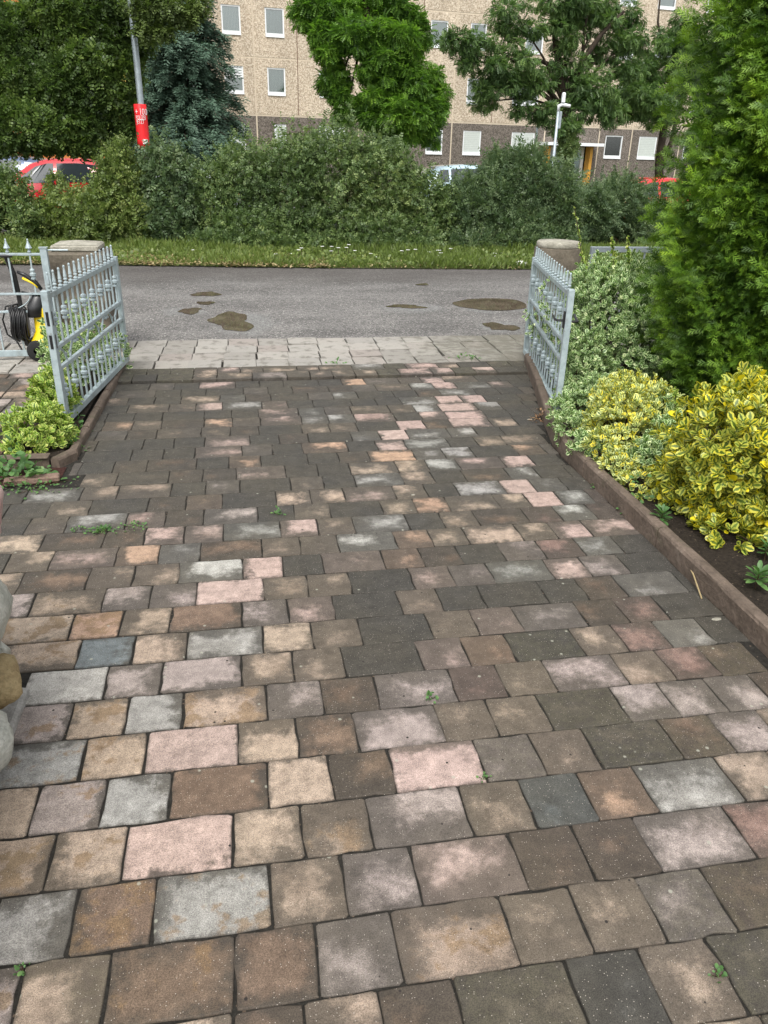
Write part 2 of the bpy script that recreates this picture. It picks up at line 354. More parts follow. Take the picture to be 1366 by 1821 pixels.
M['red_car'] = simple('red_car_paint', (.62, .012, .022), .22, .5, .0, .03, coat=.8)
M['blue_car'] = simple('dark_blue_car_paint', (.06, .09, .17), .22, .5, .3, .03, coat=.8)
M['white_car'] = simple('white_car_paint', (.72, .76, .78), .22, .5, 0, .03, coat=.8)
M['pale_car'] = simple('pale_blue_car_paint', (.42, .55, .62), .22, .5, .1, .03, coat=.8)
N = NT('car_glass', .06, .6); N.col((.035, .045, .05)); M['carglass'] = N.m
M['taillight'] = simple('red_lamp_glass', (.5, .01, .01), .2, .5); M['headlight'] = simple('clear_lamp_glass', (.6, .65, .68), .15, .6, .3)
M['poster'] = simple('red_poster', (.78, .025, .03), .5, .3, var=.05); M['print'] = simple('white_print', (.82, .80, .80), .6, .2, var=.02)
N = NT('puddle_water', .02, .6); N.b.inputs['IOR'].default_value = 1.33; p = N.pos(); N.col(N.ramp(N.noise(p, 4, 5), [(.35, (.075, .056, .042)), (.65, (.13, .100, .076))])); N.bump(N.noise(p, 5, 2), .03, .01); M['puddle'] = N.m
N = NT('wet_asphalt', .45, .5); p = N.pos(); N.col(N.mix(N.smooth(N.noise(p, 45, 4, .8), .45, .6), (.10, .10, .096), (.24, .24, .235))); N.bump(N.noise(p, 90, 3), .5, .01); M['wet'] = N.m
N = NT('verge_ground', .95, .2); p = N.pos(); n1 = N.noise(p, 1.2, 5); n2 = N.noise(p, 30, 4, .7)
N.col(N.mix(n2, N.ramp(n1, [(.4, (.08, .10, .03)), (.6, (.15, .125, .06))]), (.03, .04, .014))); N.bump(n2, 1, .05); M['verge'] = N.m
M['bark'] = bark_mat('tree_bark', (.022, .016, .011), (.07, .055, .04)); M['twig'] = bark_mat('shrub_twig', (.03, .02, .012), (.09, .06, .035))
G = lambda *a: list(a)
M['l_hedge'] = leaf_mat('hedge_leaf', [(.05, (0.035, 0.062, 0.023)), (.4, (0.085, 0.135, 0.046)), (.75, (0.150, 0.211, 0.073)), (1, (0.281, 0.321, 0.114))])
M['l_hedge2'] = leaf_mat('grey_green_leaf', [(.05, (0.038, 0.069, 0.031)), (.45, (0.087, 0.136, 0.063)), (.8, (0.160, 0.217, 0.101)), (1, (0.282, 0.326, 0.157))])
M['l_hedge3'] = leaf_mat('fresh_hedge_leaf', [(.05, (0.038, 0.062, 0.019)), (.4, (0.094, 0.137, 0.037)), (.75, (0.169, 0.227, 0.062)), (1, (0.304, 0.328, 0.109))])
M['l_maple'] = leaf_mat('broad_tree_leaf', [(.05, (0.029, 0.055, 0.016)), (.45, (0.073, 0.122, 0.031)), (.8, (0.146, 0.212, 0.050)), (1, (0.255, 0.321, 0.078))], trans=.3)
M['l_spruce'] = leaf_mat('blue_spruce_needle', [(.05, (0.026, 0.051, 0.034)), (.5, (0.066, 0.122, 0.080)), (1, (0.146, 0.229, 0.158))], rough=.6, trans=.08)
M['l_rob'] = leaf_mat('bright_locust_leaf', [(.1, (0.035, 0.082, 0.017)), (.45, (0.096, 0.195, 0.028)), (.75, (0.190, 0.340, 0.043)), (1, (0.331, 0.479, 0.068))], trans=.35)
M['l_rob2'] = leaf_mat('dark_locust_leaf', [(.1, (0.037, 0.072, 0.025)), (.45, (0.093, 0.164, 0.052)), (.8, (0.169, 0.258, 0.077)), (1, (0.270, 0.360, 0.108))], trans=.3)
M['l_thuja'] = leaf_mat('thuja_scale_leaf', [(.05, (0.017, 0.041, 0.007)), (.4, (0.061, 0.135, 0.013)), (.70, (0.169, 0.292, 0.024)), (1, (0.350, 0.475, 0.039))], rough=.5, trans=.2)
M['l_golden'] = leaf_mat('gold_edged_leaf', [(.1, (0.052, 0.091, 0.012)), (.6, (0.095, 0.149, 0.023)), (1, (0.152, 0.202, 0.035))], .56, [(0, (0.361, 0.404, 0.069)), (.5, (0.495, 0.480, 0.081)), (.84, (0.590, 0.518, 0.035)), (.9, (0.703, 0.576, 0.018)), (1, (0.703, 0.576, 0.018))], rough=.35, trans=.2)
M['l_yelwhite'] = leaf_mat('yellow_white_leaf', [(.1, (.045, .085, .030)), (.6, (.10, .16, .05)), (1, (.17, .22, .07))], .52, [(0, (.52, .58, .22)), (.4, (.62, .66, .28)), (.78, (.72, .68, .12)), (.82, (.85, .68, .05)), (1, (.80, .70, .12))], rough=.4, trans=.2)
M['l_silver'] = leaf_mat('white_edged_leaf', [(.1, (0.041, 0.091, 0.023)), (.6, (0.087, 0.163, 0.042)), (1, (0.162, 0.279, 0.063))], .74, [(0, (0.393, 0.521, 0.252)), (.7, (0.601, 0.726, 0.399)), (1, (0.693, 0.750, 0.420))], rough=.4, trans=.2)
M['l_lime'] = leaf_mat('lime_edged_leaf', [(.1, (0.045, 0.104, 0.013)), (.6, (0.099, 0.180, 0.024)), (1, (0.152, 0.257, 0.034))], .62, [(0, (0.269, 0.399, 0.061)), (.5, (0.430, 0.522, 0.108)), (.8, (0.556, 0.608, 0.203)), (1, (0.591, 0.608, 0.176))], rough=.4, trans=.25)
M['l_weed'] = leaf_mat('weed_leaf', [(.1, (.05, .12, .03)), (.6, (.09, .19, .06)), (1, (.16, .26, .08))], trans=.25)
M['l_grass'] = leaf_mat('verge_grass_blade', [(.05, (0.074, 0.102, 0.024)), (.5, (0.135, 0.192, 0.042)), (.8, (0.216, 0.240, 0.072)), (1, (0.405, 0.300, 0.120))], trans=.3)
M['l_litter'] = leaf_mat('fallen_leaf', [(0, (.17, .12, .06)), (.5, (.30, .23, .11)), (1, (.42, .35, .19))], trans=.1)
M['l_dry'] = leaf_mat('dry_weed_leaf', [(0, (.12, .06, .03)), (.5, (.22, .12, .06)), (1, (.3, .2, .1))], trans=.1)
M['straw'] = simple('straw_stalk', (.36, .28, .15), .8, .2)
M['petal'] = simple('white_petal', (.8, .8, .76), .6, .2)

# ---------------------------------------------------------------- leaf scatter
def unit(a): return a/np.maximum(np.linalg.norm(a, axis=-1, keepdims=True), 1e-9)
LEAF = (np.array([[0, 0, 0], [-.26, .28, .05], [.26, .28, .05], [0, .35, -.01], [-.36, .62, .07], [.36, .62, .07], [0, .68, 0], [-.20, .92, .02], [.20, .92, .02], [0, 1, -.03]]),
        np.array([[0, 3, 1], [0, 2, 3], [1, 3, 4], [3, 2, 5], [3, 6, 4], [3, 5, 6], [4, 6, 7], [6, 5, 8], [6, 8, 7], [7, 8, 9]]),
        np.array([[0, 0], [-1, .3], [1, .3], [0, .35], [-1, .6], [1, .6], [0, .68], [-.95, .9], [.95, .9], [1, 1]]))
DIAM = (np.array([[0, 0, 0], [-.32, .5, .05], [.32, .5, .05], [0, 1, 0]]), np.array([[0, 2, 1], [1, 2, 3]]), np.array([[0, 0], [-1, .5], [1, .5], [0, 1]]))
BLADE = (np.array([[-.04, 0, 0], [.04, 0, 0], [.03, .55, .06], [0, 1, .3]]), np.array([[0, 1, 2], [0, 2, 3]]), np.zeros((4, 2)))
def tmpl_sprig(n=7, ln=.42, droop=.15, leafw=.34, pair=True, seed=1):
    r = np.random.default_rng(seed); V = []; F = []; U = []
    for i in range(n):
        t = (i+.6)/n
        for s in ((-1, 1) if pair else ((-1) ** i,)):
            b = np.array([0, t, -droop*t*t]); a = .9-.35*t
            d = np.array([s*math.sin(a), math.cos(a), r.normal(0, .25)]); d /= np.linalg.norm(d)
            w = np.array([-d[1], d[0], r.normal(0, .4)]); w /= np.linalg.norm(w); l = ln*(1-.45*t)*(.8+.4*r.random())
            k = len(V); V += [b, b+d*l*.5-w*l*leafw*.5, b+d*l*.5+w*l*leafw*.5, b+d*l]; F += [[k, k+2, k+1], [k+1, k+2, k+3]]; U += [[0, 0], [-1, .5], [1, .5], [0, 1]]
    return np.array(V), np.array(F), np.array(U)
def tmpl_pinnate():
    V = []; F = []; U = []
    for i in range(4):
        t = (i+.8)/4.3
        for s in (-1, 1):
            b = np.array([0, t, -.35*t*t]); d = np.array([s*.9, .35, -.25]); d /= np.linalg.norm(d); l = .42*(1-.25*abs(t-.5)); w = np.array([0, 1, 0])*l*.34
            k = len(V); V += [b, b+d*l*.55-w, b+d*l*.55+w, b+d*l]; F += [[k, k+2, k+1], [k+1, k+2, k+3]]; U += [[0, 0], [-1, .5], [1, .5], [0, 1]]
    return np.array(V), np.array(F), np.array(U)
def tmpl_thuja(seed=3):
    r = np.random.default_rng(seed); V = []; F = []
    def seg(a, d, l, w):
        nrm = np.array([-d[1], d[0], 0]); k = len(V); V.extend([a-nrm*w, a+nrm*w, a+d*l]); F.append([k, k+1, k+2])
    def rot(d, a): return np.array([d[0]*math.cos(a)-d[1]*math.sin(a), d[0]*math.sin(a)+d[1]*math.cos(a), d[2]])
    main = np.array([0, 1., 0]); seg(np.zeros(3), main, 1.1, .03)
    for i in range(5):
        t = .10+.17*i
        for s in (-1, 1):
            a = np.array([0, t, 0.]); d = rot(main, s*(.72-.05*i)); l = (.52-.06*i)*(.75+.5*r.random()); d = d+np.array([0, 0, r.normal(0, .15)])
            seg(a, d, l, .032)
            if l > .2: seg(a+d*l*.4, rot(d, s*.55), l*.5, .026)
    V = np.array(V); U = np.stack([V[:, 0], np.clip(V[:, 1]*.6+np.abs(V[:, 0])*1.4, 0, 1.3)], 1); V[:, 2] += -.3*V[:, 1]**2
    return V, np.array(F), U
T_SPRIG = tmpl_sprig(3, .42, .15, .85, seed=1); T_LONG = tmpl_sprig(7, .22, .45, .55, seed=4); T_PIN = tmpl_pinnate(); T_THU = tmpl_thuja()

def leafmesh(name, tm, P, D, Nn, sc, rnd):
    tv, tf, tu = tm; n = len(P); k = len(tv)
    D = unit(D); Xa = unit(np.cross(D, Nn)); Z = np.cross(Xa, D)
    V = P[:, None] + sc[:, None, None]*(tv[None, :, 0, None]*Xa[:, None]+tv[None, :, 1, None]*D[:, None]+tv[None, :, 2, None]*Z[:, None])
    V = V.reshape(-1, 3).astype(np.float32); F = (tf[None]+(np.arange(n)*k)[:, None, None]).reshape(-1, 3)
    me = bpy.data.meshes.new(name); me.vertices.add(len(V)); me.vertices.foreach_set('co', V.ravel())
    me.loops.add(F.size); me.loops.foreach_set('vertex_index', F.ravel().astype(np.int32))
    me.polygons.add(len(F)); me.polygons.foreach_set('loop_start', np.arange(0, F.size, 3, dtype=np.int32))
    a = me.attributes.new('rnd', 'FLOAT', 'POINT'); a.data.foreach_set('value', np.repeat(rnd, k).astype(np.float32))
    uv = me.uv_layers.new(name='UVMap'); uvv = np.tile(tu[tf].reshape(-1, 2), (n, 1)).astype(np.float32); uv.data.foreach_set('uv', uvv.ravel())
    me.update(); return me
def foliage(name, tm, P, D, Nn, sc, mat, parent, rnd=None, kind='stuff'):
    if rnd is None: rnd = rng.random(len(P))
    o = link(name, leafmesh(name, tm, P, D, Nn, sc, rnd), mat, parent)
    if kind: o['kind'] = kind
    return o
def rdir(n): return unit(rng.normal(size=(n, 3)))
def ell_points(ells, n, shell=.35, up=0., zmin=.02, lump=.12):
    """points in the outer layer of a union of ellipsoids; returns points, outward directions, depth 0..1"""
    ells = [(np.array(c, float), np.array(r, float)) for c, r in ells]
    w = np.array([(r[0]*r[1]+r[1]*r[2]+r[0]*r[2]) for c, r in ells]); w /= w.sum(); idx = rng.choice(len(ells), int(n*1.7), p=w)
    d = rdir(len(idx)); cc = np.array([e[0] for e in ells])[idx]; rr = np.array([e[1] for e in ells])[idx]
    dep = rng.random(len(idx))**1.6; lum = 1+lump*np.sin(d[:, 0]*9+idx)*np.sin(d[:, 1]*8+idx*2)*np.cos(d[:, 2]*10+idx*3)*2
    P = cc+d*rr*((1-shell*dep)*lum)[:, None]; O = unit(d/rr)
    keep = P[:, 2] > zmin
    for c, r in ells:
        keep &= (((P-c)/r)**2).sum(1) > .3
    P, O, dep = P[keep][:n], O[keep][:n], dep[keep][:n]
    return P, O, dep
def bush(name, loc, ells_px, n, tm, mat, size, label, cat='bush', upb=.3, shell=.45, stems=6, group=None, rd=.8, jitter=.6, lump=.14, twig='twig', zmin=.03, kind='stuff', rad_scale=1., wisps=70):
    """ells_px: (px, py, rx, ry, Y) measured on the photo at distance Y"""
    root = empty(name, loc, 0, label, cat, group)
    L = np.array(loc); ells = []
    for e in ells_px:
        px, py, rx, ry, Y = e[:5]; c = at(px, py, Y); k = ppm(px, py, Y); rxm, rym = rx/k, ry/k/.93
        dy = e[5] if len(e) > 5 else (rxm+rym)/2*rd
        ells.append((c-L, (max(.12, rxm-size*.45), dy, max(.12, rym-size*.75))))
    P, O, dep = ell_points(ells, n, shell, zmin=zmin-L[2], lump=lump)
    D = unit(O*.6+rdir(len(P))*(jitter+.45)+np.array([0, 0, upb*.5])); Nn = unit(rdir(len(P))*1.0+np.array([0, -.1, .7])+O*.5)
    # wispy young shoots standing out of the top
    tops = np.where((O[:, 2] > .25) & (dep < .25))[0]
    if wisps and len(tops):
        WP, WD, WN = [], [], []
        for k in rng.choice(tops, wisps):
            d = unit(np.array([rng.normal()*.45, rng.normal()*.45, 1.])); l = .12+.38*rng.random()**2
            MB().tube([tuple(P[k]-d*.1), tuple(P[k]+d*l)], .003, 3).build('shoot', M[twig], root) if k % 5 == 0 else None
            for q in range(int(l/.035)+2): WP.append(P[k]+d*(q*.035)+rng.normal(size=3)*.008); WD.append(unit(d*.5+rdir(1)[0])); WN.append(rdir(1)[0])
        foliage('young_leaves', DIAM, np.array(WP), np.array(WD), np.array(WN), .045*(.7+.6*rng.random(len(WP))), mat, root, .55+.45*rng.random(len(WP)))
    cl = .5+.5*np.sin(P[:, 0]*3.1/size/18)*np.cos(P[:, 2]*2.7/size/18+P[:, 1]*2)
    rnd = np.clip(.75*rng.random(len(P))**1.2+.3*cl+.02, 0, 1)
    foliage('foliage', tm, P, D, Nn, size*(.65+.7*rng.random(len(P))), mat, root, rnd, kind)
    for i in range(stems):
        c, r = ells[rng.integers(len(ells))]
        p0 = Vector((c[0]*.6+rng.normal()*.15, c[1]*.6, .0)); p2 = Vector(c)+Vector(rdir(1)[0]*np.array(r)*.6)
        pm = (p0+p2)*.5+Vector(rng.normal(size=3)*.08)
        sr = .012+size*.12
        MB().tube([p0, pm, p2], [sr, sr*.7, sr*.35], 5).build('stem', M[twig], root)
    return root, ells

# ================================================================ SETTING
g = sheet('ground', [(-150, -60), (200, -60), (200, 200), (-150, 200)], -.05, M['verge']); tag(g, 'green brown ground around the driveway and road', kind='structure')
rd = sheet('road', [(-60, 8.12), (70, 8.12), (70, 13.2), (4.8, 13.45), (1.6, 13.62), (-2, 14.0), (-8, 14.4), (-60, 15)], -.012, M['road']); tag(rd, 'grey asphalt lane strewn with grit and puddles', kind='structure')
bedp = MB()
for (x0, x1, y0, y1) in ((-6.0, 2.02, .2, 4.66), (-6., 2.25, 4.66, 7.0)): pass
DR = empty('driveway', (0, 0, 0), 0, 'driveway of pink, grey and brown concrete pavers stained dark', kind='structure')
sheet('joint_bed', [(-6.5, .1), (2.03, .1), (2.03, 4.65), (2.75, 6.97), (-6.5, 6.97)], -.0043, M['joint'], DR)

# ---------------------------------------------------------------- pavers
COL = dict(P=(.40, .305, .268), T=(.36, .285, .22), G=(.31, .305, .285), W=(.41, .40, .37), B=(.165, .118, .085), R=(.23, .155, .13), O=(.40, .275, .195),
           S=(.155, .175, .178), K=(.080, .075, .066), N=(.32, .272, .25), M=(.13, .11, .085), V=(.088, .086, .080))
COL = {k: tuple(a*.90 for a in v) for k, v in COL.items()}
YL = lambda n: 2.952-.19974*n
def pt_on_line(px, n):
    Y = YL(n); a, b = -8., 8.
    for _ in range(40):
        c = (a+b)/2
        if pxx(c, Y) < px: a = c
        else: b = c
    return a
# rows: list of (joint px on the far line, [tokens]); token = colour + dirt 0..9 (+ s = brown mottling, m = moss)
ROWS = {
 10: ([415, 487, 636, 780, 981, 1120, 1240], ['B5', 'T5', 'B7', 'M8m', 'V8', 'T5', 'M8m']),
 9: ([47, 200, 415, 559, 692, 877, 1004, 1121, 1235], ['N2s', 'T3m', 'B3s', 'B3', 'N6', 'T3s', 'T6', 'T6', 'N6m', 'B8m']),
 8: ([0, 146, 283, 478, 602, 725, 899, 1004, 1117, 1278], ['G1', 'G2', 'B1s', 'G2s', 'T4', 'N5', 'P5', 'B6', 'B7', 'N4', 'R4']),
 7: ([102, 229, 413, 533, 647, 811, 916, 1016, 1117, 1258, 1350], ['T1s', 'T2s', 'P0', 'T3', 'T4s', 'N4', 'T5', 'S7', 'O5', 'G3', 'T3', 'T4']),
 6: ([74, 191, 306, 472, 580, 687, 834, 933, 1027, 1158, 1248, 1332], ['T0', 'N1s', 'G1', 'B1', 'T1', 'B5', 'P2', 'N6m', 'T6', 'M8m', 'B6m', 'N3', 'T4']),
 5: ([-12, 154, 264, 421, 524, 625, 766, 855, 945, 1074, 1158, 1240, 1319], ['G0', 'G1s', 'T1s', 'P0', 'T2', 'B3', 'N3', 'T6', 'T5', 'M9m', 'N4m', 'N4', 'N4', 'B7']),
 4: ([33, 121, 223, 323, 467, 568, 664, 784, 871, 953, 1073, 1156, 1230], ['G1', 'N0s', 'T1s', 'G1', 'T2s', 'N4', 'B6', 'N6', 'R7', 'T6', 'N4', 'T6', 'R4', 'B8m']),
 3: ([49, 194, 290, 427, 512, 601, 740, 807, 886, 999, 1076, 1150, 1227], ['W0', 'W1', 'N3', 'N1', 'T4', 'T6', 'K9', 'P6', 'O6', 'K9m', 'T5', 'R4', 'W6', 'K9']),
 2: ([0, 158, 250, 339, 467, 551, 633, 751, 830, 902, 1007, 1078, 1148, 1250], ['T1s', 'T2s', 'S2', 'T3', 'G3', 'T2', 'T7', 'K9', 'T8', 'P7', 'N6', 'B5', 'R4', 'K8', 'K9']),
 1: ([0, 136, 220, 306, 428, 507, 587, 697, 763, 840, 945, 1012, 1080, 1190], ['T1', 'T1s', 'O1s', 'T3', 'B1', 'N4', 'P5', 'K9', 'T8', 'K8', 'K8', 'K7', 'B4', 'G6', 'K9']),
 0: ([66, 190, 269, 351, 465, 543, 615, 717, 789, 856, 956, 1020, 1090, 1190], ['N1', 'T4s', 'N3', 'N5', 'P0', 'T5', 'T6', 'K8', 'P5', 'N7', 'G5', 'P3', 'N5', 'K9', 'K8']),
 -1: ([45, 162, 242, 324, 426, 494, 567, 672, 736, 803, 891, 957, 1021, 1085], ['T4', 'B4', 'T5', 'T5', 'W3', 'P1', 'K8', 'P6', 'O6', 'B7', 'K8', 'N5', 'R4', 'G6', 'K9']),
 -2: ([22, 100, 211, 285, 357, 465, 525, 593, 692, 753, 812, 904, 965, 1027, 1135], ['K7', 'T5', 'P5', 'O2', 'G7', 'B5', 'T7', 'T7', 'W5', 'O6', 'T6', 'T3', 'T4', 'P3', 'P4', 'K8']),
 -3: ([-30, 82, 190, 258, 329, 395, 494, 559, 620, 711, 776, 830, 916, 973, 1039, 1100], ['T3', 'T3', 'B6', 'B6', 'P3', 'P4', 'G4', 'P2', 'T7', 'G6', 'V8', 'T6', 'B6', 'R5', 'W4', 'R7', 'K8']),
 -4: ([57, 123, 229, 298, 363, 451, 522, 580, 669, 726, 782, 869, 921, 978, 1032, 1085], ['K7', 'T7', 'G5', 'P5', 'B7', 'N4', 'K8', 'T6', 'K8', 'T7', 'O3', 'T6', 'T4', 'P0', 'G4', 'R6', 'K8']),
 -5: ([20, 105, 176, 270, 336, 397, 490, 548, 606, 692, 746, 797, 879, 931, 990, 1065], ['K8', 'V8', 'T6', 'K8', 'B6', 'O6', 'K7', 'T3', 'T4', 'P6', 'T5', 'K8', 'G3', 'P0', 'G7', 'K7', 'K9']),
 -6: ([53, 150, 215, 305, 365, 426, 512, 570, 623, 704, 760, 817, 886, 940, 1000], ['K7', 'G6', 'T7', 'T7', 'K7', 'N7', 'K8', 'T8', 'K8', 'G5', 'T6', 'K8', 'B5', 'W4', 'K7', 'K8']),
}
SPOTS = [(411,828,'O4'),(386,811,'O3'),(411,759,'O3'),(390,718,'P3'),(450,718,'G4'),(498,716,'P6'),(468,729,'P5'),(502,741,'P5'),(246,732,'T5'),(374,683,'P4'),(366,706,'T5'),(190,762,'O6'),(240,762,'T6'),
 (350,670,'T6'),(411,660,'P4'),(715,763,'P0'),(701,779,'P0'),(690,797,'P3'),(737,795,'G3'),(724,812,'O3'),(567,803,'O4'),(632,836,'G3'),(665,852,'G4'),(840,746,'P2'),(881,745,'T4'),(802,733,'P2'),(762,736,'P4'),
 (810,720,'P1'),(849,717,'G3'),(762,721,'G3'),(733,710,'G4'),(784,708,'P1'),(818,707,'P1'),(790,697,'P1'),(797,685,'P2'),(762,687,'G4'),(772,677,'P3'),(646,679,'O2'),(608,701,'G5'),(656,737,'P3'),(601,739,'G4'),
 (891,681,'P4'),(810,777,'G3'),(775,763,'W5'),(828,762,'W5'),(899,791,'P2'),(944,806,'O4'),(835,811,'G3'),(807,829,'G3'),(925,827,'P2'),(917,846,'P1'),(852,791,'T5'),(914,775,'T5'),(643,780,'G6'),(585,785,'T6'),
 (559,770,'T6'),(627,767,'T7'),(772,748,'B4'),(698,833,'T5'),(748,832,'T5'),(733,849,'T5'),(828,697,'G4'),(860,700,'K6'),(740,697,'B5'),(925,690,'T6'),(560,749,'G6'),(590,720,'K7'),(845,832,'T6'),(872,829,'P6'),
 (430,775,'P7'),(420,797,'P7'),(330,820,'B7'),(470,850,'P7'),(560,780,'K8')]
def paver_mesh(w, d, tok, x, y, gap=.0055, rough=.0024, wide=False):
    c = COL[tok[0]]; dirt = int(tok[1])/9.; stain = 1. if 's' in tok else 0.; moss = 1. if 'm' in tok else .15
    if stain: stain = .55+.45*random.random()
    j = [random.uniform(.9, 1.1) for _ in range(3)]; l = random.uniform(.92, 1.08); c = tuple(a*l*(1+(b-1)*.12) for a, b in zip(c, j))
    hw, hd = w/2-gap/2, d/2-gap/2; rc = .006
    pts = []
    nx = 4 if w > .25 else 3
    def edge(a, b, n):
        for i in range(n): pts.append((a[0]+(b[0]-a[0])*i/n, a[1]+(b[1]-a[1])*i/n))
    edge((-hw+rc, -hd), (hw-rc, -hd), nx); edge((hw-rc, -hd), (hw, -hd+rc), 1); edge((hw, -hd+rc), (hw, hd-rc), 3); edge((hw, hd-rc), (hw-rc, hd), 1)
    edge((hw-rc, hd), (-hw+rc, hd), nx); edge((-hw+rc, hd), (-hw, hd-rc), 1); edge((-hw, hd-rc), (-hw, -hd+rc), 3); edge((-hw, -hd+rc), (-hw+rc, -hd), 1)
    pts = [(a+random.gauss(0, rough), b+random.gauss(0, rough)) for a, b in pts]; n = len(pts)
    def ring(s, z): return [(a*(1-s/hw), b*(1-s/hd), z) for a, b in pts]
    v = ring(.004, 0)+ring(.0012, -.0016)+ring(0, -.0045)+ring(0, -.03); f = [tuple(range(n))]
    for r in range(3):
        for i in range(n):
            k = (i+1) % n; f.append((r*n+k, r*n+i, r*n+n+i, r*n+n+k))
    return v, f, c, (dirt, stain, random.random()), (w, d, moss)
def finish_paver(me, cols, infos, sizs, uvs):
    a = me.attributes.new('pc', 'FLOAT_COLOR', 'POINT'); a.data.foreach_set('color', np.array(cols, np.float32).ravel())
    a = me.attributes.new('info', 'FLOAT_VECTOR', 'POINT'); a.data.foreach_set('vector', np.array(infos, np.float32).ravel())
    a = me.attributes.new('siz', 'FLOAT_VECTOR', 'POINT'); a.data.foreach_set('vector', np.array(sizs, np.float32).ravel())
    uv = me.uv_layers.new(name='UVMap'); li = np.zeros(len(me.loops), np.int32); me.loops.foreach_get('vertex_index', li)
    uv.data.foreach_set('uv', np.array(uvs, np.float32)[li].ravel())
rest = dict(v=[], f=[], c=[], i=[], s=[], u=[])
def place_paver(w, d, tok, x, y, z=0, single=True, rz=0, gap=.0055, parent=None):
    v, f, c, inf, siz = paver_mesh(w, d, tok, x, y, gap)
    uvs = [(p[0]+w/2, p[1]+d/2) for p in v]; n = len(v)
    tilt = (max(-.006, min(.006, random.gauss(0, .0028))), max(-.006, min(.006, random.gauss(0, .0028)))); dz = random.uniform(.0002, .0028)
    if single:
        me = bpy.data.meshes.new('paver'); me.from_pydata(v, [], f); me.update()
        finish_paver(me, [(*c, 1)]*n, [inf]*n, [siz]*n, uvs)
        return link('paver', me, M['paver'], parent or DR, (x, y, z+dz), (tilt[0], tilt[1], rz+random.gauss(0, .003)))
    b = len(rest['v']); ca, sa = math.cos(rz), math.sin(rz)
    rest['v'] += [(x+p[0]*ca-p[1]*sa, y+p[0]*sa+p[1]*ca, z+dz+p[2]+p[0]*tilt[1]) for p in v]; rest['f'] += [tuple(i+b for i in q) for q in f]
    rest['c'] += [(*c, 1)]*n; rest['i'] += [inf]*n; rest['s'] += [siz]*n; rest['u'] += uvs
def kerb_x(y):
    K = [(-1, 2.0), (2.3, 2.0), (3.4, 2.02), (4.1, 2.03), (4.6, 2.03), (5.1, 2.14), (6.1, 2.42), (6.6, 2.56), (7.5, 2.72)]
    for (a, xa), (b, xb) in zip(K, K[1:]):
        if y <= b: return xa+(xb-xa)*(y-a)/(b-a)
    return 2.72
def left_x(y):
    if y < 2.5: return -.86
    if y < 4.62: return -3.6
    return -1.09
plist = []
def randtok(x, y, far):
    if far:
        # dark, dirt-covered zone with a few lighter pieces right of the middle
        p = .20+.22*math.exp(-((x-1.25)/.6)**2)
        if random.random() < p*.5: return random.choice('TGNT')+random.choice('567')
        return random.choice(['K9', 'K9', 'K8', 'B9', 'V9', 'M9', 'T9', 'N9', 'K9', 'B8'])
    return random.choice(['T3', 'T3s', 'N2', 'G3', 'B3', 'T4', 'O3', 'N3s', 'P2', 'M5m', 'T5'])
for r in range(13, -18, -1):
    yc = (YL(r)+YL(r-1))/2; lx, kx = left_x(yc), kerb_x(yc)
    if r in ROWS:
        js, tk = ROWS[r]; xs = [pt_on_line(p, r-1) for p in js]
        if len(tk) == len(js): tk = ['T4']+tk if False else ['T3']+tk
        # snap small measuring errors: keep every width near 20 or 30 cm
        for i in range(1, len(xs)):
            w = xs[i]-xs[i-1]; t = .1997 if w < .25 else .2995
            xs[i] = xs[i-1]+w*.35+t*.65
        segs = [(xs[i], xs[i+1], tk[i+1]) for i in range(len(xs)-1)]
        first, last = tk[0], tk[-1]
        w0 = .2 if (segs and segs[0][1]-segs[0][0] > .25) else .3
        segs.insert(0, (xs[0]-w0, xs[0], first)); x = xs[0]-w0
        while x > lx: w = random.choice([.2, .2, .3]); segs.insert(0, (x-w, x, randtok(x, yc, False))); x -= w
        x = xs[-1]; w = .3 if (r > 4 or r in (0,)) else .2; segs.append((x, x+w, last)); x += w
        while x < kx:
            w = random.choice([.2, .2, .3]); segs.append((x, x+w, random.choice(['K9', 'M9m', 'K8', 'B8m'] if r < 6 else ['B7', 'N5', 'M8m', 'T6']))); x += w
    else:
        x = lx-.25*random.random(); segs = []; k = random.randrange(3)
        while x < kx:
            w = (.3, .2, .2)[k % 3]; k += 1; far = yc > 2
            segs.append((x, x+w, randtok(x+w/2, yc, far))); x += w
        if yc > 2:
            ylo, yhi = YL(r), YL(r-1)
            for (sx, sy_, t) in SPOTS:
                X, Y = gnd(sx, sy_)
                if ylo <= Y < yhi:
                    for i, s in enumerate(segs):
                        if s[0] <= X < s[1]: segs[i] = (s[0], s[1], t)
    for a, b, t in segs:
        a, b = max(a, lx), min(b, kx)
        if b-a < .05: continue
        if 4.42 < yc < 4.66 and a < -1.12:
            continue
        plist.append((a, b, yc, t))
# raised strip of two paver rows along the pavement, then the rows of the side path behind the flower bed
strip = []
for yc in (6.66, 6.86):
    x = -1.15
    while x < 2.75:
        w = random.choice([.3, .2, .2, .3]); X = x+w/2
        t = random.choice(['T5', 'P5', 'N5', 'T6', 'G5']) if X < 1.2 else random.choice(['P3', 'T5', 'M8m', 'K7', 'B7'])
        if X < -.4: t = random.choice(['M8m', 'K8', 'M7m'])
        strip.append((x, x+w, yc, t)); x += w
side = []
for i in range(12):
    yc = 4.72+i*.2
    x = -3.9-.1*(i % 2)
    while x < -1.75: w = .2 if random.random() < .6 else .3; side.append((x, x+w, yc, random.choice(['T2', 'N2', 'P3', 'T4', 'N4', 'G3', 'O4', 'B5']))); x += w
allp = [(a, b, y, t, .0, .0042) for a, b, y, t in plist]+[(a, b, y, t, .022, .005) for a, b, y, t in strip]+[(a, b, y, t, .0, .012) for a, b, y, t in side]
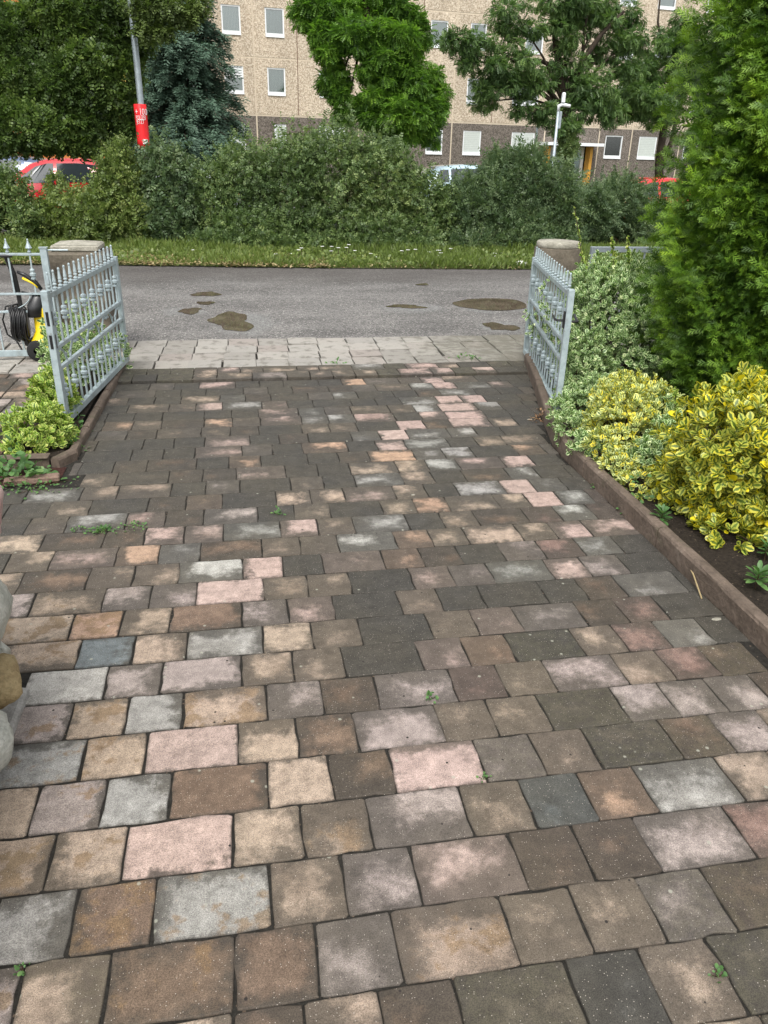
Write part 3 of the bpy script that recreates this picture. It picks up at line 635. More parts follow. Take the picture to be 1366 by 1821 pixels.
def bigness(e):
    x, y = (e[0]+e[1])/2, e[2]; px = pxx(x, y); vis = -40 < px < 1400 and y > .8
    return (b_ := (e[1]-e[0])/((x*x+y*y+3.2)**1.5)) * (1 if vis else .05)
order = sorted(allp, key=bigness, reverse=True); keep = set(id(e) for e in order[:296])
for e in allp:
    a, b, y, t, z, gp = e
    place_paver(b-a, .1997, t, (a+b)/2, y, z, id(e) in keep, gap=gp+(.0035*min(1, max(0, (.3-a)/.8)) if y < 3 else 0))
me = bpy.data.meshes.new('small_pavers'); me.from_pydata(rest['v'], [], rest['f']); me.update(); finish_paver(me, rest['c'], rest['i'], rest['s'], rest['u'])
link('small_pavers', me, M['paver'], DR)['kind'] = 'stuff'

# ---------------------------------------------------------------- pavement slabs
PV = empty('pavement', (0, 0, 0), 0, 'pale worn concrete slab pavement along the lane', kind='structure')
sheet('slab_bed', [(-9, 6.965), (9, 6.965), (9, 8.13), (-9, 8.13)], -.004, M['joint'], PV)
slab_meshes = []
for k in range(5):
    mb = MB(); hw = .1475
    n = 6; pts = []
    mb.box(-.146, .146, -.141, .141, -.03, 0, .004)
    me = mb.mesh('slab')
    for v in me.vertices: v.co.x += random.gauss(0, .0022); v.co.y += random.gauss(0, .0022)
    me.materials.append(M['slab']); slab_meshes.append(me)
for j in range(4):
    for i in range(44):
        x = -6.4+.302*i+.05*j*.3; y = 7.115+.288*j-.012*(x-1)*0
        if x < -4.2 and j < 1: continue
        o = link('slab', random.choice(slab_meshes), None, PV, (x+random.gauss(0, .003), y+random.gauss(0, .003), .016+random.gauss(0, .004)), (random.gauss(0, .018), random.gauss(0, .012), random.gauss(0, .008)+(math.pi if random.random() < .5 else 0)))
# ---------------------------------------------------------------- puddles
def puddle(px, py, rx, ry, seed, label, wet=1.0, z=-.007):
    r = random.Random(seed); X, Y = gnd(px, py, -.01); X2, _ = gnd(px+rx, py, -.01); _, Y2 = gnd(px, py-ry, -.01)
    a, b = X2-X, Y2-Y
    ph = [r.uniform(0, 6.28) for _ in range(4)]
    def blob(k, z, am):
        poly = []
        for i in range(48):
            t = i/48*6.283; q = 1+am*(.5*math.sin(2*t+ph[0])+.35*math.sin(3*t+ph[1])+.22*math.sin(5*t+ph[2])+.12*math.sin(9*t+ph[3]))
            poly.append((X+a*k*q*math.cos(t), Y+b*k*q*math.sin(t)))
        return poly
    am = .12 if rx > 50 else .42
    o = sheet('puddle', blob(1, 0, am), z, M['puddle']); tag(o, label, kind='structure')
    ph = [r.uniform(0, 6.28) for _ in range(4)]; X += a*.5
    if False: o2 = sheet('damp_patch', blob(wet, 0, .5), z-.003, M['wet']); tag(o2, 'pale damp rim around the '+label.split(' on ')[0], kind='structure')
puddle(874, 541, 62, 11, 1, 'large oval brown puddle on the lane by the right gate')
puddle(412, 571, 38, 14, 5, 'muddy puddle on the lane left of centre', 1.45)
puddle(367, 523, 21, 4.5, 3, 'small round puddle on the far left of the lane')
puddle(366, 539, 13, 3.5, 8, 'tiny puddle on the lane between two larger ones')
puddle(338, 553, 22, 4.5, 6, 'narrow shallow puddle on the left of the lane', 1.5)
puddle(890, 581, 26, 7, 9, 'shallow puddle on the pavement side of the lane', 1.4)
puddle(722, 545, 30, 3.5, 12, 'thin puddle on the lane in a pale damp patch', 1.6)
puddle(752, 506, 10, 2, 14, 'small dark puddle on the far side of the lane')

# ---------------------------------------------------------------- kerb and beds
sheet_o = sheet('flower_bed', [(2.06, .2), (5.5, .2), (5.5, 7.3), (2.85, 7.3), (2.45, 6.0), (2.10, 4.7)], .055, M['soil']); tag(sheet_o, 'dark soil of the right hand planting bed', kind='structure')
KB = empty('bed_kerb', (2.02, 2, 0), 0, 'brown concrete kerb curving along the right side planting bed', 'kerb')
ys = [.2, 1.2, 2.2, 3.2, 4.15, 4.72, 5.2, 6.0, 6.9]
def kerb_stone(p, q, w, h, mat, parent, nm='kerb_stone', z0=-.03, round_=.018):
    p, q = Vector((*p, 0)), Vector((*q, 0)); d = (q-p).normalized(); L = (q-p).length; n = Vector((d.y, -d.x, 0))
    prof = [(0, z0), (0, h-round_), (round_*.35, h-round_*.3), (round_, h), (w-round_, h), (w-round_*.35, h-round_*.3), (w, h-round_), (w, z0)]
    v = []; k = len(prof); steps = max(2, int(L/.12)); rr = random.Random(int(p.x*1000+p.y*77))
    for i in range(steps+1):
        s = .005+(L-.010)*i/steps
        for (a, z) in prof: v.append(tuple(p+d*s+n*(a+rr.gauss(0, .0012))+Vector((0, 0, z+rr.gauss(0, .0012)))-parent.location))
    f = [(i*k+j, i*k+j+1, i*k+k+j+1, i*k+k+j) for i in range(steps) for j in range(k-1)]+[tuple(range(k)), tuple(reversed([steps*k+j for j in range(k)]))]
    me = bpy.data.meshes.new(nm); me.from_pydata(v, [], f); me.update(); return link(nm, me, mat, parent)
for a, b in zip(ys, ys[1:]): kerb_stone((kerb_x(a), a), (kerb_x(b), b), .065, .11, M['kerb'], KB)
# left bed
lb = sheet('planting_strip', [(-1.56, 4.74), (-1.17, 4.74), (-1.14, 7.1), (-1.6, 7.1)], .035, M['soil']); tag(lb, 'dark soil strip beneath the left gate', kind='structure')
ms_ = sheet('mulch_strip', [(-3.0, 4.42), (-1.12, 4.42), (-1.12, 4.68), (-3.0, 4.68)], .001, M['mulch']); tag(ms_, 'reddish bark mulch gap in front of the left bed', kind='structure')
LK = empty('bed_edging', (-1.3, 4.7, 0), 0, 'reddish brick edging round the small left bed beside the gate', 'edging')
for i in range(5): kerb_stone((-1.14+.006*i, 4.86+.45*i), (-1.14+.006*(i+1), 5.3+.45*i), .055, .055, M['kerb'], LK, 'edging_stone')
kerb_stone((-1.52, 4.70), (-1.22, 4.70), -.055, .065, M['kerb'], LK, 'edging_stone')
kerb_stone((-1.215, 4.70), (-1.13, 4.85), .06, .065, M['kerb'], LK, 'edging_stone')
for i in range(4): kerb_stone((-1.60, 4.68+.5*i), (-1.60, 5.17+.5*i), .06, .05, M['brick'], LK, 'edging_stone')
kerb_stone((-1.95, 4.44), (-1.62, 4.66), .06, .07, M['brick'], LK, 'edging_stone')
ob = MB().box(-.15, .15, -.035, .035, 0, .035, .006).build('loose_brick', M['brick'], None, (-1.27, 4.46, .0), (0, 0, .15)); tag(ob, 'flat pink brick lying in mulch before the small left bed', 'brick')

# ---------------------------------------------------------------- rough stone wall at the left edge
SW = empty('stone_wall', (-1.095, 1.83, 0), 0, 'low wall of white, ochre and pink field stones at the left edge', 'wall')
MB().box(-.36, .20, -.9, .62, -.03, 1.0, .03).build('wall_core', M['mortar'], SW)
MB().box(-.36, .262, -.9, .60, -.03, .035, .012).build('wall_footing', M['mortar'], SW)
def rock(size, seed):
    r = np.random.default_rng(seed); V = []; F = []; nu, nv = 22, 14
    offs = r.normal(size=(14, 3)); offs /= np.linalg.norm(offs, axis=1)[:, None]; cut = .55+.3*r.random(14)
    for j in range(nv+1):
        for i in range(nu):
            a = 2*math.pi*i/nu; b = math.pi*j/nv; d = np.array([math.sin(b)*math.cos(a), math.sin(b)*math.sin(a), math.cos(b)])
            k = 1.
            for o, c in zip(offs, cut):
                t = d@o
                if t > 0 and k*t > c: k = .1*k+.9*c/t
            V.append(tuple(d*k*np.array(size)*(1+.02*r.normal())))
    for j in range(nv):
        for i in range(nu): F.append((j*nu+i, j*nu+nu+i, j*nu+nu+(i+1) % nu, j*nu+(i+1) % nu))
    me = bpy.data.meshes.new('stone'); me.from_pydata(V, [], F); me.update(); return me
def stone(x, y, z, sx, sy_, sz, mt, seed, rz=0):
    link('stone', rock((sx, sy_, sz), seed), M[mt], SW, (x, y, z), (0, random.gauss(0, .1), rz), True)
stone(.215, .46, .44, .125, .2, .16, 'rock_white', 1); stone(.225, .40, .19, .105, .12, .12, 'rock_ochre', 8); stone(.21, .55, .72, .12, .20, .13, 'rock_pink', 3)
stone(.22, .14, .16, .11, .17, .16, 'rock_white', 4); stone(.20, .02, .44, .12, .24, .16, 'rock_white', 5); stone(.20, .12, .72, .12, .2, .13, 'rock_ochre', 6)
stone(.2, -.2, .16, .12, .17, .16, 'rock_white', 7); stone(.2, -.35, .44, .12, .2, .15, 'rock_pink', 9); stone(.2, -.26, .74, .12, .22, .13, 'rock_white', 10); stone(.2, -.55, .16, .12, .18, .16, 'rock_ochre', 11)
stone(.05, .60, .17, .22, .10, .16, 'rock_white', 12); stone(-.15, .60, .46, .22, .1, .15, 'rock_white', 13); stone(.0, .6, .74, .22, .1, .14, 'rock_ochre', 15); stone(-.25, .6, .16, .15, .1, .15, 'rock_pink', 16)
for i in range(5): stone(-.06+random.gauss(0, .03), .45-.3*i, 1.0, .2, .15, .08, ('rock_white', 'rock_pink', 'rock_white', 'rock_ochre', 'rock_white')[i], 20+i)
stone(.2, -.8, .4, .12, .2, .2, 'rock_white', 31); stone(.2, -.65, .74, .12, .2, .14, 'rock_ochre', 32)

# ---------------------------------------------------------------- gates
def finial_me(h=.125, r=.014):
    return MB().lathe([(.006, 0), (r*1.15, .004), (r*1.2, .012), (.007, .018), (.007, .026), (r, .030), (r*.95, .036), (.010, .042), (.0125, .05), (.0065, h*.85), (.0085, h*.88), (.0085, h*.95), (.003, h)], n=8).mesh('finial')
def collar_me(r=.026):
    return MB().lathe([(.009, -.048), (r*.8, -.044), (r*.84, -.032), (.013, -.028), (.016, -.02), (r, -.014), (r*1.02, .004), (.017, .012), (.012, .018), (r*.78, .024), (r*.75, .038), (.009, .046)], n=10).mesh('collar')
FIN = finial_me(); COLR = collar_me()
BARU = MB().box(-.0065, .0065, -.0065, .0065, .591, .898).mesh('bar'); BARL = MB().box(-.0065, .0065, -.0065, .0065, .108, .4235).mesh('bar')
def cscroll(mb, pts, r=.006): mb.tube(pts, r, 6, flat=1.3)
def scroll_band(x0, x1, z0, z1, root, n):
    step = (x1-x0)/n; h = z1-z0
    for i in range(n):
        xc = x0+step*(i+.5); mb = MB()
        for s in (-1, 1):
            pts = []
            for k in range(15):
                t = k/14; a = -.5*math.pi+t*1.0*math.pi
                x = xc+s*(.10*step+.34*step*(t**1.5)); z = z0+h*(.06+.9*math.sin(t*math.pi*.5))
                pts.append((x, 0, z))
            # outward curl at the top
            cx_, cz_ = pts[-1][0]+s*.0, pts[-1][2]-h*.14
            for k in range(1, 9): a = math.pi/2-s*0-k/8*1.4*math.pi; pts.append((cx_+s*h*.14*math.cos(a), 0, cz_+h*.14*math.sin(a)))
            cscroll(mb, pts)
            # inner curl near the bottom
            pts = [(xc+s*(.10*step-.0)+s*h*.13*math.cos(a), 0, z0+h*.32+h*.16*math.sin(a)) for a in [(-.5+1.5*k/10)*math.pi for k in range(11)]]
            cscroll(mb, pts, .005)
        mb.build('scroll', M['galv'], root, smooth=True)
def gate(A, B, label, n=15, mirror=1, cat='gate', slots=True, zt=0):
    ax, ay = A; bx, by = B; L = math.hypot(bx-ax, by-ay); rz = math.atan2(by-ay, bx-ax)
    g = empty('garden_gate', (ax, ay, 0), rz, label, cat, 'two open ornamental gate leaves')
    # local x runs from the free stile (0) to the hinge stile (L)
    MB().box(-.028, .028, -.022, .022, .05, .955, .003).build('stile', M['galv'], g)
    MB().box(L-.025, L+.025, -.02, .02, .06, .955, .003).build('stile', M['galv'], g)
    for z, w in ((.915, .034), (.578, .026), (.437, .026)): MB().box(.029, L-.026, -.014, .014, z-w/2, z+w/2, .002).build('rail', M['galv'], g)
    MB().box(.029, L-.026, -.02, .02, .06, .108, .003).build('rail', M['galv'], g)
    dx = (L-.05)/(n)
    for i in range(n):
        x = .03+dx*(i+.5)
        b = link('bar', BARU, M['galv'], g, (x, 0, 0)); b2 = link('bar', BARL, M['galv'], g, (x, 0, 0))
        link('finial', FIN, M['galv'], b, (0, 0, .932))
        if i % 2 == 0: link('collar', COLR, M['galv'], b, (0, 0, .765)); link('collar', COLR, M['galv'], b2, (0, 0, .285))
    scroll_band(.05, L-.05, .45, .565, g, 4)
    if slots:
        for z in (.78, .63): MB().box(-.009, .009, -.0235, -.0222, z-.045, z+.045, 0).build('lock_slot', M['black'], g); MB().box(-.0295, -.0282, -.009, .009, z-.045, z+.045, 0).build('lock_slot', M['black'], g)  # thin black plates; the shade inside the slot openings is their colour
    for z in (.25, .8): MB().lathe([(.014, -.045), (.014, .045)], (L+.04, 0, z), 8).build('hinge', M['galv2'], g)
    return g, rz, L
lf, rzl, LL = gate(gnd(118, 757, .05), gnd(226, 642, .06), 'left grey steel gate leaf with spearheads, standing open by the yellow washer')
rf, rzr, LR = gate(gnd(990, 733, .05), gnd(934, 628, .06), 'right grey steel gate leaf with black latch, overgrown by variegated leaves', slots=False)
mb = MB().tube([(.03, .03, .73), (.03, .07, .73), (.06, .085, .735), (.13, .085, .745)], .009, 8); mb.box(-.015, .035, .021, .032, .68, .80, .003); mb.build('handle', M['black'], rf)
mb = MB().tube([(.0, -.03, .73), (.0, -.07, .73), (.16, -.075, .75)], .010, 8).build('handle', M['black'], rf)

# small side gate to the left and plain fence to the right
SG = empty('side_gate', (at(80, 460, 7.42)[0], 7.42, 0), math.pi, 'closed grey side gate with arrowhead pickets left of the stone pillar', 'gate')
L = 1.7
MB().box(-.028, .028, -.025, .025, 0, .985, .003).build('post', M['galv'], SG); MB().box(-.034, .034, -.03, .03, .9855, .995).build('post_cap', M['galv'], SG)
for z, w in ((.935, .02), (.60, .018), (.445, .018), (.075, .055)): MB().box(.03, L, -.012, .012, z-w/2, z+w/2, .002).build('rail', M['galv'], SG)
ARROW = MB().lathe([(.008, 0), (.016, .006), (.016, .014), (.008, .02), (.008, .03), (.028, .04), (.012, .075), (.006, .10), (.007, .108), (.002, .118)], n=6).mesh('finial')
for i in range(9):
    x = .12+.178*i
    b = MB().box(-.0065, .0065, -.0065, .0065, .61, .924).build('bar', M['galv'], SG, (x, 0, 0)); b2 = MB().box(-.0065, .0065, -.0065, .0065, .103, .435).build('bar', M['galv'], SG, (x, 0, 0))
    link('finial', ARROW, M['galv'], b, (0, 0, .946))
    link('collar', COLR, M['galv'], b if i % 2 == 0 else b2, (0, 0, .77 if i % 2 == 0 else .27))
for c in (.45, 1.2):
    MB().tube([(c+.28*math.cos(a), 0, .60-.15*math.sin(a)) for a in np.linspace(.05, math.pi-.05, 17)], .005, 6).build('scroll', M['galv'], SG, smooth=True)
MB().box(L, L+.05, -.025, .025, 0, .97, .003).build('post', M['galv'], SG)
MB().tube([(-.03, 0, .97), (-.2, .0, .97)], .008, 6).build('wall_tie', M['galv'], SG)
FR = empty('steel_fence', (3.63, 7.9, 0), 0, 'plain grey steel fence panel behind the shrub right of the round pillar', 'fence')
for x in (0, 1.7): MB().box(x-.03, x+.03, -.025, .025, 0, .965, .003).build('post', M['galv2'], FR)
MB().box(.031, 1.669, -.02, .02, .91, .965, .003).build('rail', M['galv2'], FR); MB().box(.031, 1.669, -.015, .015, .1, .14, .003).build('rail', M['galv2'], FR)
for i in range(8): x = .2+.19*i; MB().box(x-.008, x+.008, -.008, .008, .141, .909).build('bar', M['galv2'], FR)

# pillars
def pillar(name, x, y, w, label, h=.93, round_=0):
    p = empty(name, (x, y, 0), 0, label, 'pillar'); hw = w/2
    if round_:
        MB().lathe([(hw, -.03), (hw*.985, .3), (hw, .5), (hw*.985, h), (hw*.97, h+.008)], n=28).build('shaft', M['pillar'], p, smooth=True)
        MB().lathe([(hw*.90, h+.009), (hw*.92, h+.02), (hw*.92, h+.055), (hw*.86, h+.07), (.02, h+.085)], n=28).build('cap', M['cap'], p, smooth=True)
    else:
        MB().box(-hw, hw, -hw, hw, -.03, h, .02).build('shaft', M['pillar'], p)
        c = hw-.045; mb = MB().box(-c, c, -c, c, h+.002, h+.055, .012)
        mb.add([(-c+.02, -c+.02, h+.057), (c-.02, -c+.02, h+.057), (c-.02, c-.02, h+.057), (-c+.02, c-.02, h+.057), (0, 0, h+.085)], [(0, 1, 4), (1, 2, 4), (2, 3, 4), (3, 0, 4)]).build('cap', M['cap'], p)
    return p
pillar('gate_pillar', -1.46, 7.82, .50, 'square weathered stone pillar with flat pyramid cap, left of the drive')
pillar('gate_pillar', 3.32, 8.1, .50, 'rounded weathered stone pillar right of the drive, beside the shrub', round_=1)
P = at(935, 466, 13.5)
bm_ = rock((.13, .1, .07), 77); o = link('litter', bm_, M['petal'], None, (P[0], 13.75, .05), smooth=True); tag(o, 'crumpled white scrap of litter on the grass edge of the lane', 'litter')
# ---------------------------------------------------------------- pressure washer
X0, Y0 = gnd(66, 648)
PW = empty('pressure_washer', (X0-.012, Y0+.17, .02), R(8), 'yellow and black pressure washer with hose reel behind the side gate', 'pressure washer')
def loft(mb, secs, n=16, pw=3.):
    rings = []
    for (z, cx_, cy_, a, b) in secs:
        for i in range(n):
            t = 2*math.pi*i/n; c, s = math.cos(t), math.sin(t)
            rings.append((cx_+a*math.copysign(abs(c)**(2/pw), c), cy_+b*math.copysign(abs(s)**(2/pw), s), z))
    f = [(k*n+i, k*n+(i+1) % n, k*n+n+(i+1) % n, k*n+n+i) for k in range(len(secs)-1) for i in range(n)]+[tuple(range(n-1, -1, -1)), tuple((len(secs)-1)*n+i for i in range(n))]
    return mb.add(rings, f)
loft(MB(), [(.03, .08, 0, .12, .13), (.09, .08, 0, .14, .14), (.17, .08, 0, .13, .13), (.26, .09, 0, .085, .10), (.40, .09, 0, .08, .095), (.47, .08, .0, .085, .095), (.50, .07, 0, .07, .08)]).build('housing', M['yellow'], PW, smooth=True)
loft(MB(), [(.40, .03, -.03, .07, .10), (.5, .05, -.01, .08, .10), (.57, .08, 0, .06, .07), (.60, .08, 0, .05, .05)]).build('motor_cover', M['black'], PW, smooth=True)
for s in (-.13, .15): MB().lathe([(.03, -.02), (.085, -.02), (.095, -.012), (.095, .012), (.085, .02), (.03, .02)], (-.0, s, .095), 20, 'y').build('wheel', M['rubber'], PW, smooth=True)
mb = MB().box(-.115, -.075, -.03, .03, .12, .62, .008); mb.tube([(-.095, 0, .6), (-.11, 0, .78), (-.15, 0, .93), (-.17, 0, .95)], [.024, .027, .024, .02], 8); mb.box(-.20, -.09, -.05, .05, .925, .95, .008)
mb.build('pull_handle', M['black'], PW)
mb = MB()
for k in range(9):
    r_ = .115+.008*(k % 3); cxx = -.20+.016*k
    mb.tube([(cxx+.01*math.sin(3*t), r_*math.cos(t), .33+r_*1.25*math.sin(t)) for t in np.linspace(0, 2*math.pi, 25)], .008, 6, cap=False)
mb.build('hose', M['black'], PW, smooth=True)
MB().lathe([(.05, -.2), (.135, -.2), (.14, -.19), (.06, -.18), (.06, -.07), (.14, -.06), (.135, -.05), (.05, -.05)], (0, 0, .34), 20, 'x').build('hose_reel', M['black'], PW, smooth=True)
MB().tube([(-.12, .05, .5), (-.24, .06, .48), (-.29, .05, .36), (-.27, .05, .22), (-.2, .04, .17), (-.16, 0, .1), (-.15, -.03, .03)], .009, 6).build('hose', M['black'], PW, smooth=True)
mb = MB().tube([(-.07, -.03, .80), (.0, -.04, .77), (.09, -.05, .70), (.13, -.05, .64)], [.014, .02, .022, .018], 8).tube([(-.06, -.03, .62), (.02, -.04, .60), (.12, -.05, .60)], .012, 8); mb.build('spray_gun', M['black'], PW, smooth=True)
MB().tube([(-.03, -.045, .745), (.06, -.055, .70), (.10, -.06, .66)], .011, 8).build('gun_trim', M['yellow'], PW, smooth=True)

PW.scale = (.88, .9, .96)
# ================================================================ PLANTS NEAR
def rosettes(ells, nr, per, size, spread=.9, upb=.5, shell=.35, zmin=.03, inner=0., lump=.12):
    P, O, dep = ell_points(ells, nr, shell, zmin=zmin, lump=lump)
    A = unit(O*.9+np.array([0, 0, upb])+rdir(len(P))*.35)
    ref = rdir(len(P)); U = unit(np.cross(A, ref)); V = np.cross(A, U)
    Ps, Ds, Ns, Sz, Rn = [], [], [], [], []
    for k in range(per):
        ang = k*2.4+rng.random(len(P))*.4; tl = spread*(1-.45*k/per)+rng.random(len(P))*.2
        rad = U*np.cos(ang)[:, None]+V*np.sin(ang)[:, None]
        D = unit(A*np.cos(tl)[:, None]+rad*np.sin(tl)[:, None]); Nn = unit(A*np.sin(tl)[:, None]-rad*np.cos(tl)[:, None])
        Ps.append(P+A*(size*.35*k/per)[:, None] if hasattr(size, '__len__') else P+A*size*.9*k/per+D*size*.05); Ds.append(D); Ns.append(Nn); Sz.append(size*(.45+.75*rng.random(len(P)))); Rn.append(rng.random(len(P)))
    f = np.concatenate
    return f(Ps), f(Ds), f(Ns), f(Sz), f(Rn)
def pxells(lst, loc):
    L = np.array(loc); out = []
    for px, py, rx, ry, Y, dy in lst:
        c = at(px, py, Y); k = ppm(px, py, Y); out.append((c-L, (rx/k, dy, ry/k)))
    return out
def shrub(name, loc, ells, nr, per, size, mat, label, cat='shrub', group=None, single=0, stems=10, **kw):
    root = empty(name, loc, 0, label, cat, group); E_ = pxells(ells, loc)
    P, D, Nn, Sz, Rn = rosettes(E_, nr, per, size, zmin=kw.pop('zmin', .05)-loc[2], **kw)
    if single:
        Wp = P+np.array(loc)-np.array([0, 0, CAMH]); dist = np.linalg.norm(Wp, axis=1)
        pxs = 683+FPX*(Wp@RT)/(Wp@FW); pys = 910.5-FPX*(Wp@UP)/(Wp@FW); front = (pxs < 1366) & (pys > 0)
        # leaves that face the drive and are not buried: largest first
        score = dist+np.where(front, 0, 50)+.8*(P[:, 0]-P[:, 0].min()); idx = np.argsort(score)[:single]; mask = np.ones(len(P), bool); mask[idx] = False
        protos = []
        for k in range(12): protos.append(leafmesh('leaf', LEAF, np.zeros((1, 3)), np.array([[0, 1., 0]]), np.array([[0, 0, 1.]]), np.ones(1), np.array([k/11.])))
        for pm in protos: pm.materials.append(mat)
        for i in idx:
            d = unit(D[i]); x = unit(np.cross(d, Nn[i])); z = np.cross(x, d)
            o = bpy.data.objects.new('leaf', protos[rng.integers(12)]); C.objects.link(o); o.parent = root
            s = Sz[i]; o.matrix_local = Matrix(((x[0]*s, d[0]*s, z[0]*s, P[i][0]), (x[1]*s, d[1]*s, z[1]*s, P[i][1]), (x[2]*s, d[2]*s, z[2]*s, P[i][2]), (0, 0, 0, 1)))
        P, D, Nn, Sz, Rn = P[mask], D[mask], Nn[mask], Sz[mask], Rn[mask]
    foliage('foliage', LEAF, P, D, Nn, Sz, mat, root, Rn)
    for i in range(stems):
        c, r = E_[rng.integers(len(E_))]; p2 = Vector(c)+Vector(rdir(1)[0]*np.array(r)*.7); p0 = Vector((c[0]*.5, c[1]*.5, .04-loc[2]))
        MB().tube([p0, (p0+p2)*.5+Vector(rng.normal(size=3)*.04), p2], [.009, .006, .003], 5).build('stem', M['twig'], root)
    return root
shrub('golden_shrub', (2.9, 3.3, .05), [(1300, 800, 105, 105, 3.45, .35), (1385, 760, 80, 75, 3.7, .35), (1395, 880, 85, 95, 3.2, .35), (1245, 860, 55, 50, 3.5, .25), (1420, 960, 70, 70, 3.0, .3), (1215, 870, 40, 45, 3.65, .2), (1215, 905, 34, 28, 3.5, .12), (1290, 950, 44, 34, 3.15, .15), (1265, 915, 40, 36, 3.4, .18), (1322, 705, 20, 45, 3.8, .12)],
      1900, 7, .047, M['l_golden'], 'golden shrub with large green leaves edged in yellow, nearest in the right bed', single=300, stems=24, spread=.95)
shrub('variegated_shrub', (2.5, 4.5, .05), [(1110, 780, 62, 80, 4.55, .3), (1150, 750, 50, 70, 4.6, .3), (1085, 745, 40, 65, 4.8, .2), (1165, 845, 42, 50, 4.2, .2), (1110, 715, 48, 48, 4.9, .2), (1175, 870, 30, 30, 4.1, .15), (1085, 820, 30, 30, 4.4, .15), (1072, 795, 26, 28, 4.2, .10), (1100, 830, 30, 28, 3.98, .10), (1138, 865, 32, 28, 3.78, .10), (1175, 892, 28, 24, 3.68, .10)],
      1500, 6, .034, M['l_yelwhite'], 'low shrub with small yellow and white edged leaves spilling over the kerb', stems=16, shell=.3)
shrub('variegated_shrub', (3.0, 6.1, .05), [(1080, 590, 85, 115, 6.1, .45), (1110, 530, 70, 66, 6.4, .45), (1050, 540, 45, 70, 6.3, .3), (1130, 620, 60, 90, 5.8, .4), (1040, 660, 40, 70, 5.7, .25), (1160, 525, 50, 60, 6.6, .4), (1085, 505, 30, 35, 6.5, .2)],
      3800, 6, .036, M['l_silver'], 'tall white edged variegated shrub climbing beside the right gate', stems=30, shell=.35)
shrub('variegated_shrub', (2.4, 5.2, .05), [(1025, 745, 35, 60, 5.15, .2), (1040, 790, 30, 40, 4.8, .15), (1060, 705, 35, 40, 5.2, .2), (1010, 710, 22, 40, 5.4, .12), (1010, 660, 18, 50, 5.6, .1), (1040, 795, 22, 28, 4.35, .10), (1012, 762, 20, 28, 4.6, .10), (998, 735, 16, 28, 4.8, .1)],
      650, 6, .032, M['l_silver'], 'small silvery shrub at the foot of the right gate', stems=8)
shrub('variegated_shrub', (2.6, 4.1, .05), [(1160, 825, 38, 42, 4.0, .14), (1190, 790, 30, 45, 4.2, .14), (1180, 740, 20, 35, 4.5, .12)], 420, 6, .036, M['l_silver'], 'patch of white edged leaves between the yellow shrub and the golden shrub', stems=5)
# creeper strands through the right gate
cr = empty('gate_creeper', (2.5, 6, .1), 0, 'variegated creeper strands woven through the bars of the right gate', 'creeper')
Pc = []
for s in range(26):
    t = random.random(); bx, by = 2.36+.4*t, 5.44+1.92*t; z0 = random.uniform(.1, .35); zz = z0; x, y = bx+.06, by
    hgt = random.uniform(.15, .75 if t < .35 else .35)
    pts = []
    while zz < z0+hgt: zz += .03; x += random.gauss(-.002, .012); y += random.gauss(0, .015); pts.append((x, y, zz))
    MB().tube([Vector(p)-cr.location for p in pts] if len(pts) > 1 else [(0, 0, 0), (0, 0, .01)], .002, 4).build('strand', M['twig'], cr)
    Pc += [p for p in pts for _ in range(5)]
Pc = np.array(Pc)-np.array(cr.location); foliage('foliage', LEAF, Pc+rng.normal(size=Pc.shape)*.015, unit(rdir(len(Pc))+np.array([-.3, -.3, .3])), unit(rdir(len(Pc))+np.array([-.6, -.8, .8])), .030*(.7+.6*rng.random(len(Pc))), M['l_silver'], cr)
# tall thin shoots standing out of the shrub
for i, (pts, lab) in enumerate([([(1048, 500), (1035, 460), (1030, 420), (1022, 370)], 'thin leafy shoot rising above the tall variegated shrub by the pillar'), ([(1092, 470), (1090, 440), (1088, 425)], 'short leafy shoot in front of the fence rail'), ([(1120, 480), (1118, 450), (1117, 422)], 'short leafy shoot at the middle of the fence rail'), ([(1205, 760), (1200, 720), (1203, 690)], 'single pale shoot before the dark thuja')]):
    Yd = 6.3 if i < 3 else 4.3; W3 = [at(a, b, Yd) for a, b in pts]; rt = empty('shoot', tuple(W3[0]), 0, lab, 'shoot')
    Q = [Vector(w-W3[0]) for w in W3]; MB().tube(Q, .003, 5).build('stem', M['twig'], rt)
    nn = 50; t = np.linspace(0, 1, nn); Pq = np.array([[np.interp(v, np.linspace(0, 1, len(Q)), [q[k] for q in Q]) for k in range(3)] for v in t]); sz = (.036-.014*t)*(.8+.4*rng.random(nn))
    foliage('foliage', LEAF, Pq, unit(rdir(nn)+np.array([0, 0, .5])), unit(rdir(nn)+np.array([0, -1, .5])), sz, M['l_lime'], rt)
# left bed shrub
shrub('variegated_shrub', (-1.4, 5.2, .04), [(70, 775, 52, 52, 5.05, .2), (95, 710, 34, 45, 5.6, .22), (50, 800, 36, 30, 4.9, .12), (105, 780, 24, 40, 5.05, .12)], 720, 6, .036, M['l_lime'], 'lime and cream leaved shrub in the small bed before the left gate', stems=8)
shrub('variegated_shrub', (-1.3, 6.5, .04), [(110, 640, 26, 60, 6.2, .3), (160, 640, 26, 50, 6.6, .3), (200, 625, 28, 32, 7.0, .22), (100, 610, 20, 45, 6.6, .2), (150, 590, 24, 60, 7.0, .2)], 620, 6, .034, M['l_silver'], 'pale edged shrub growing behind the bars of the left gate', stems=8)
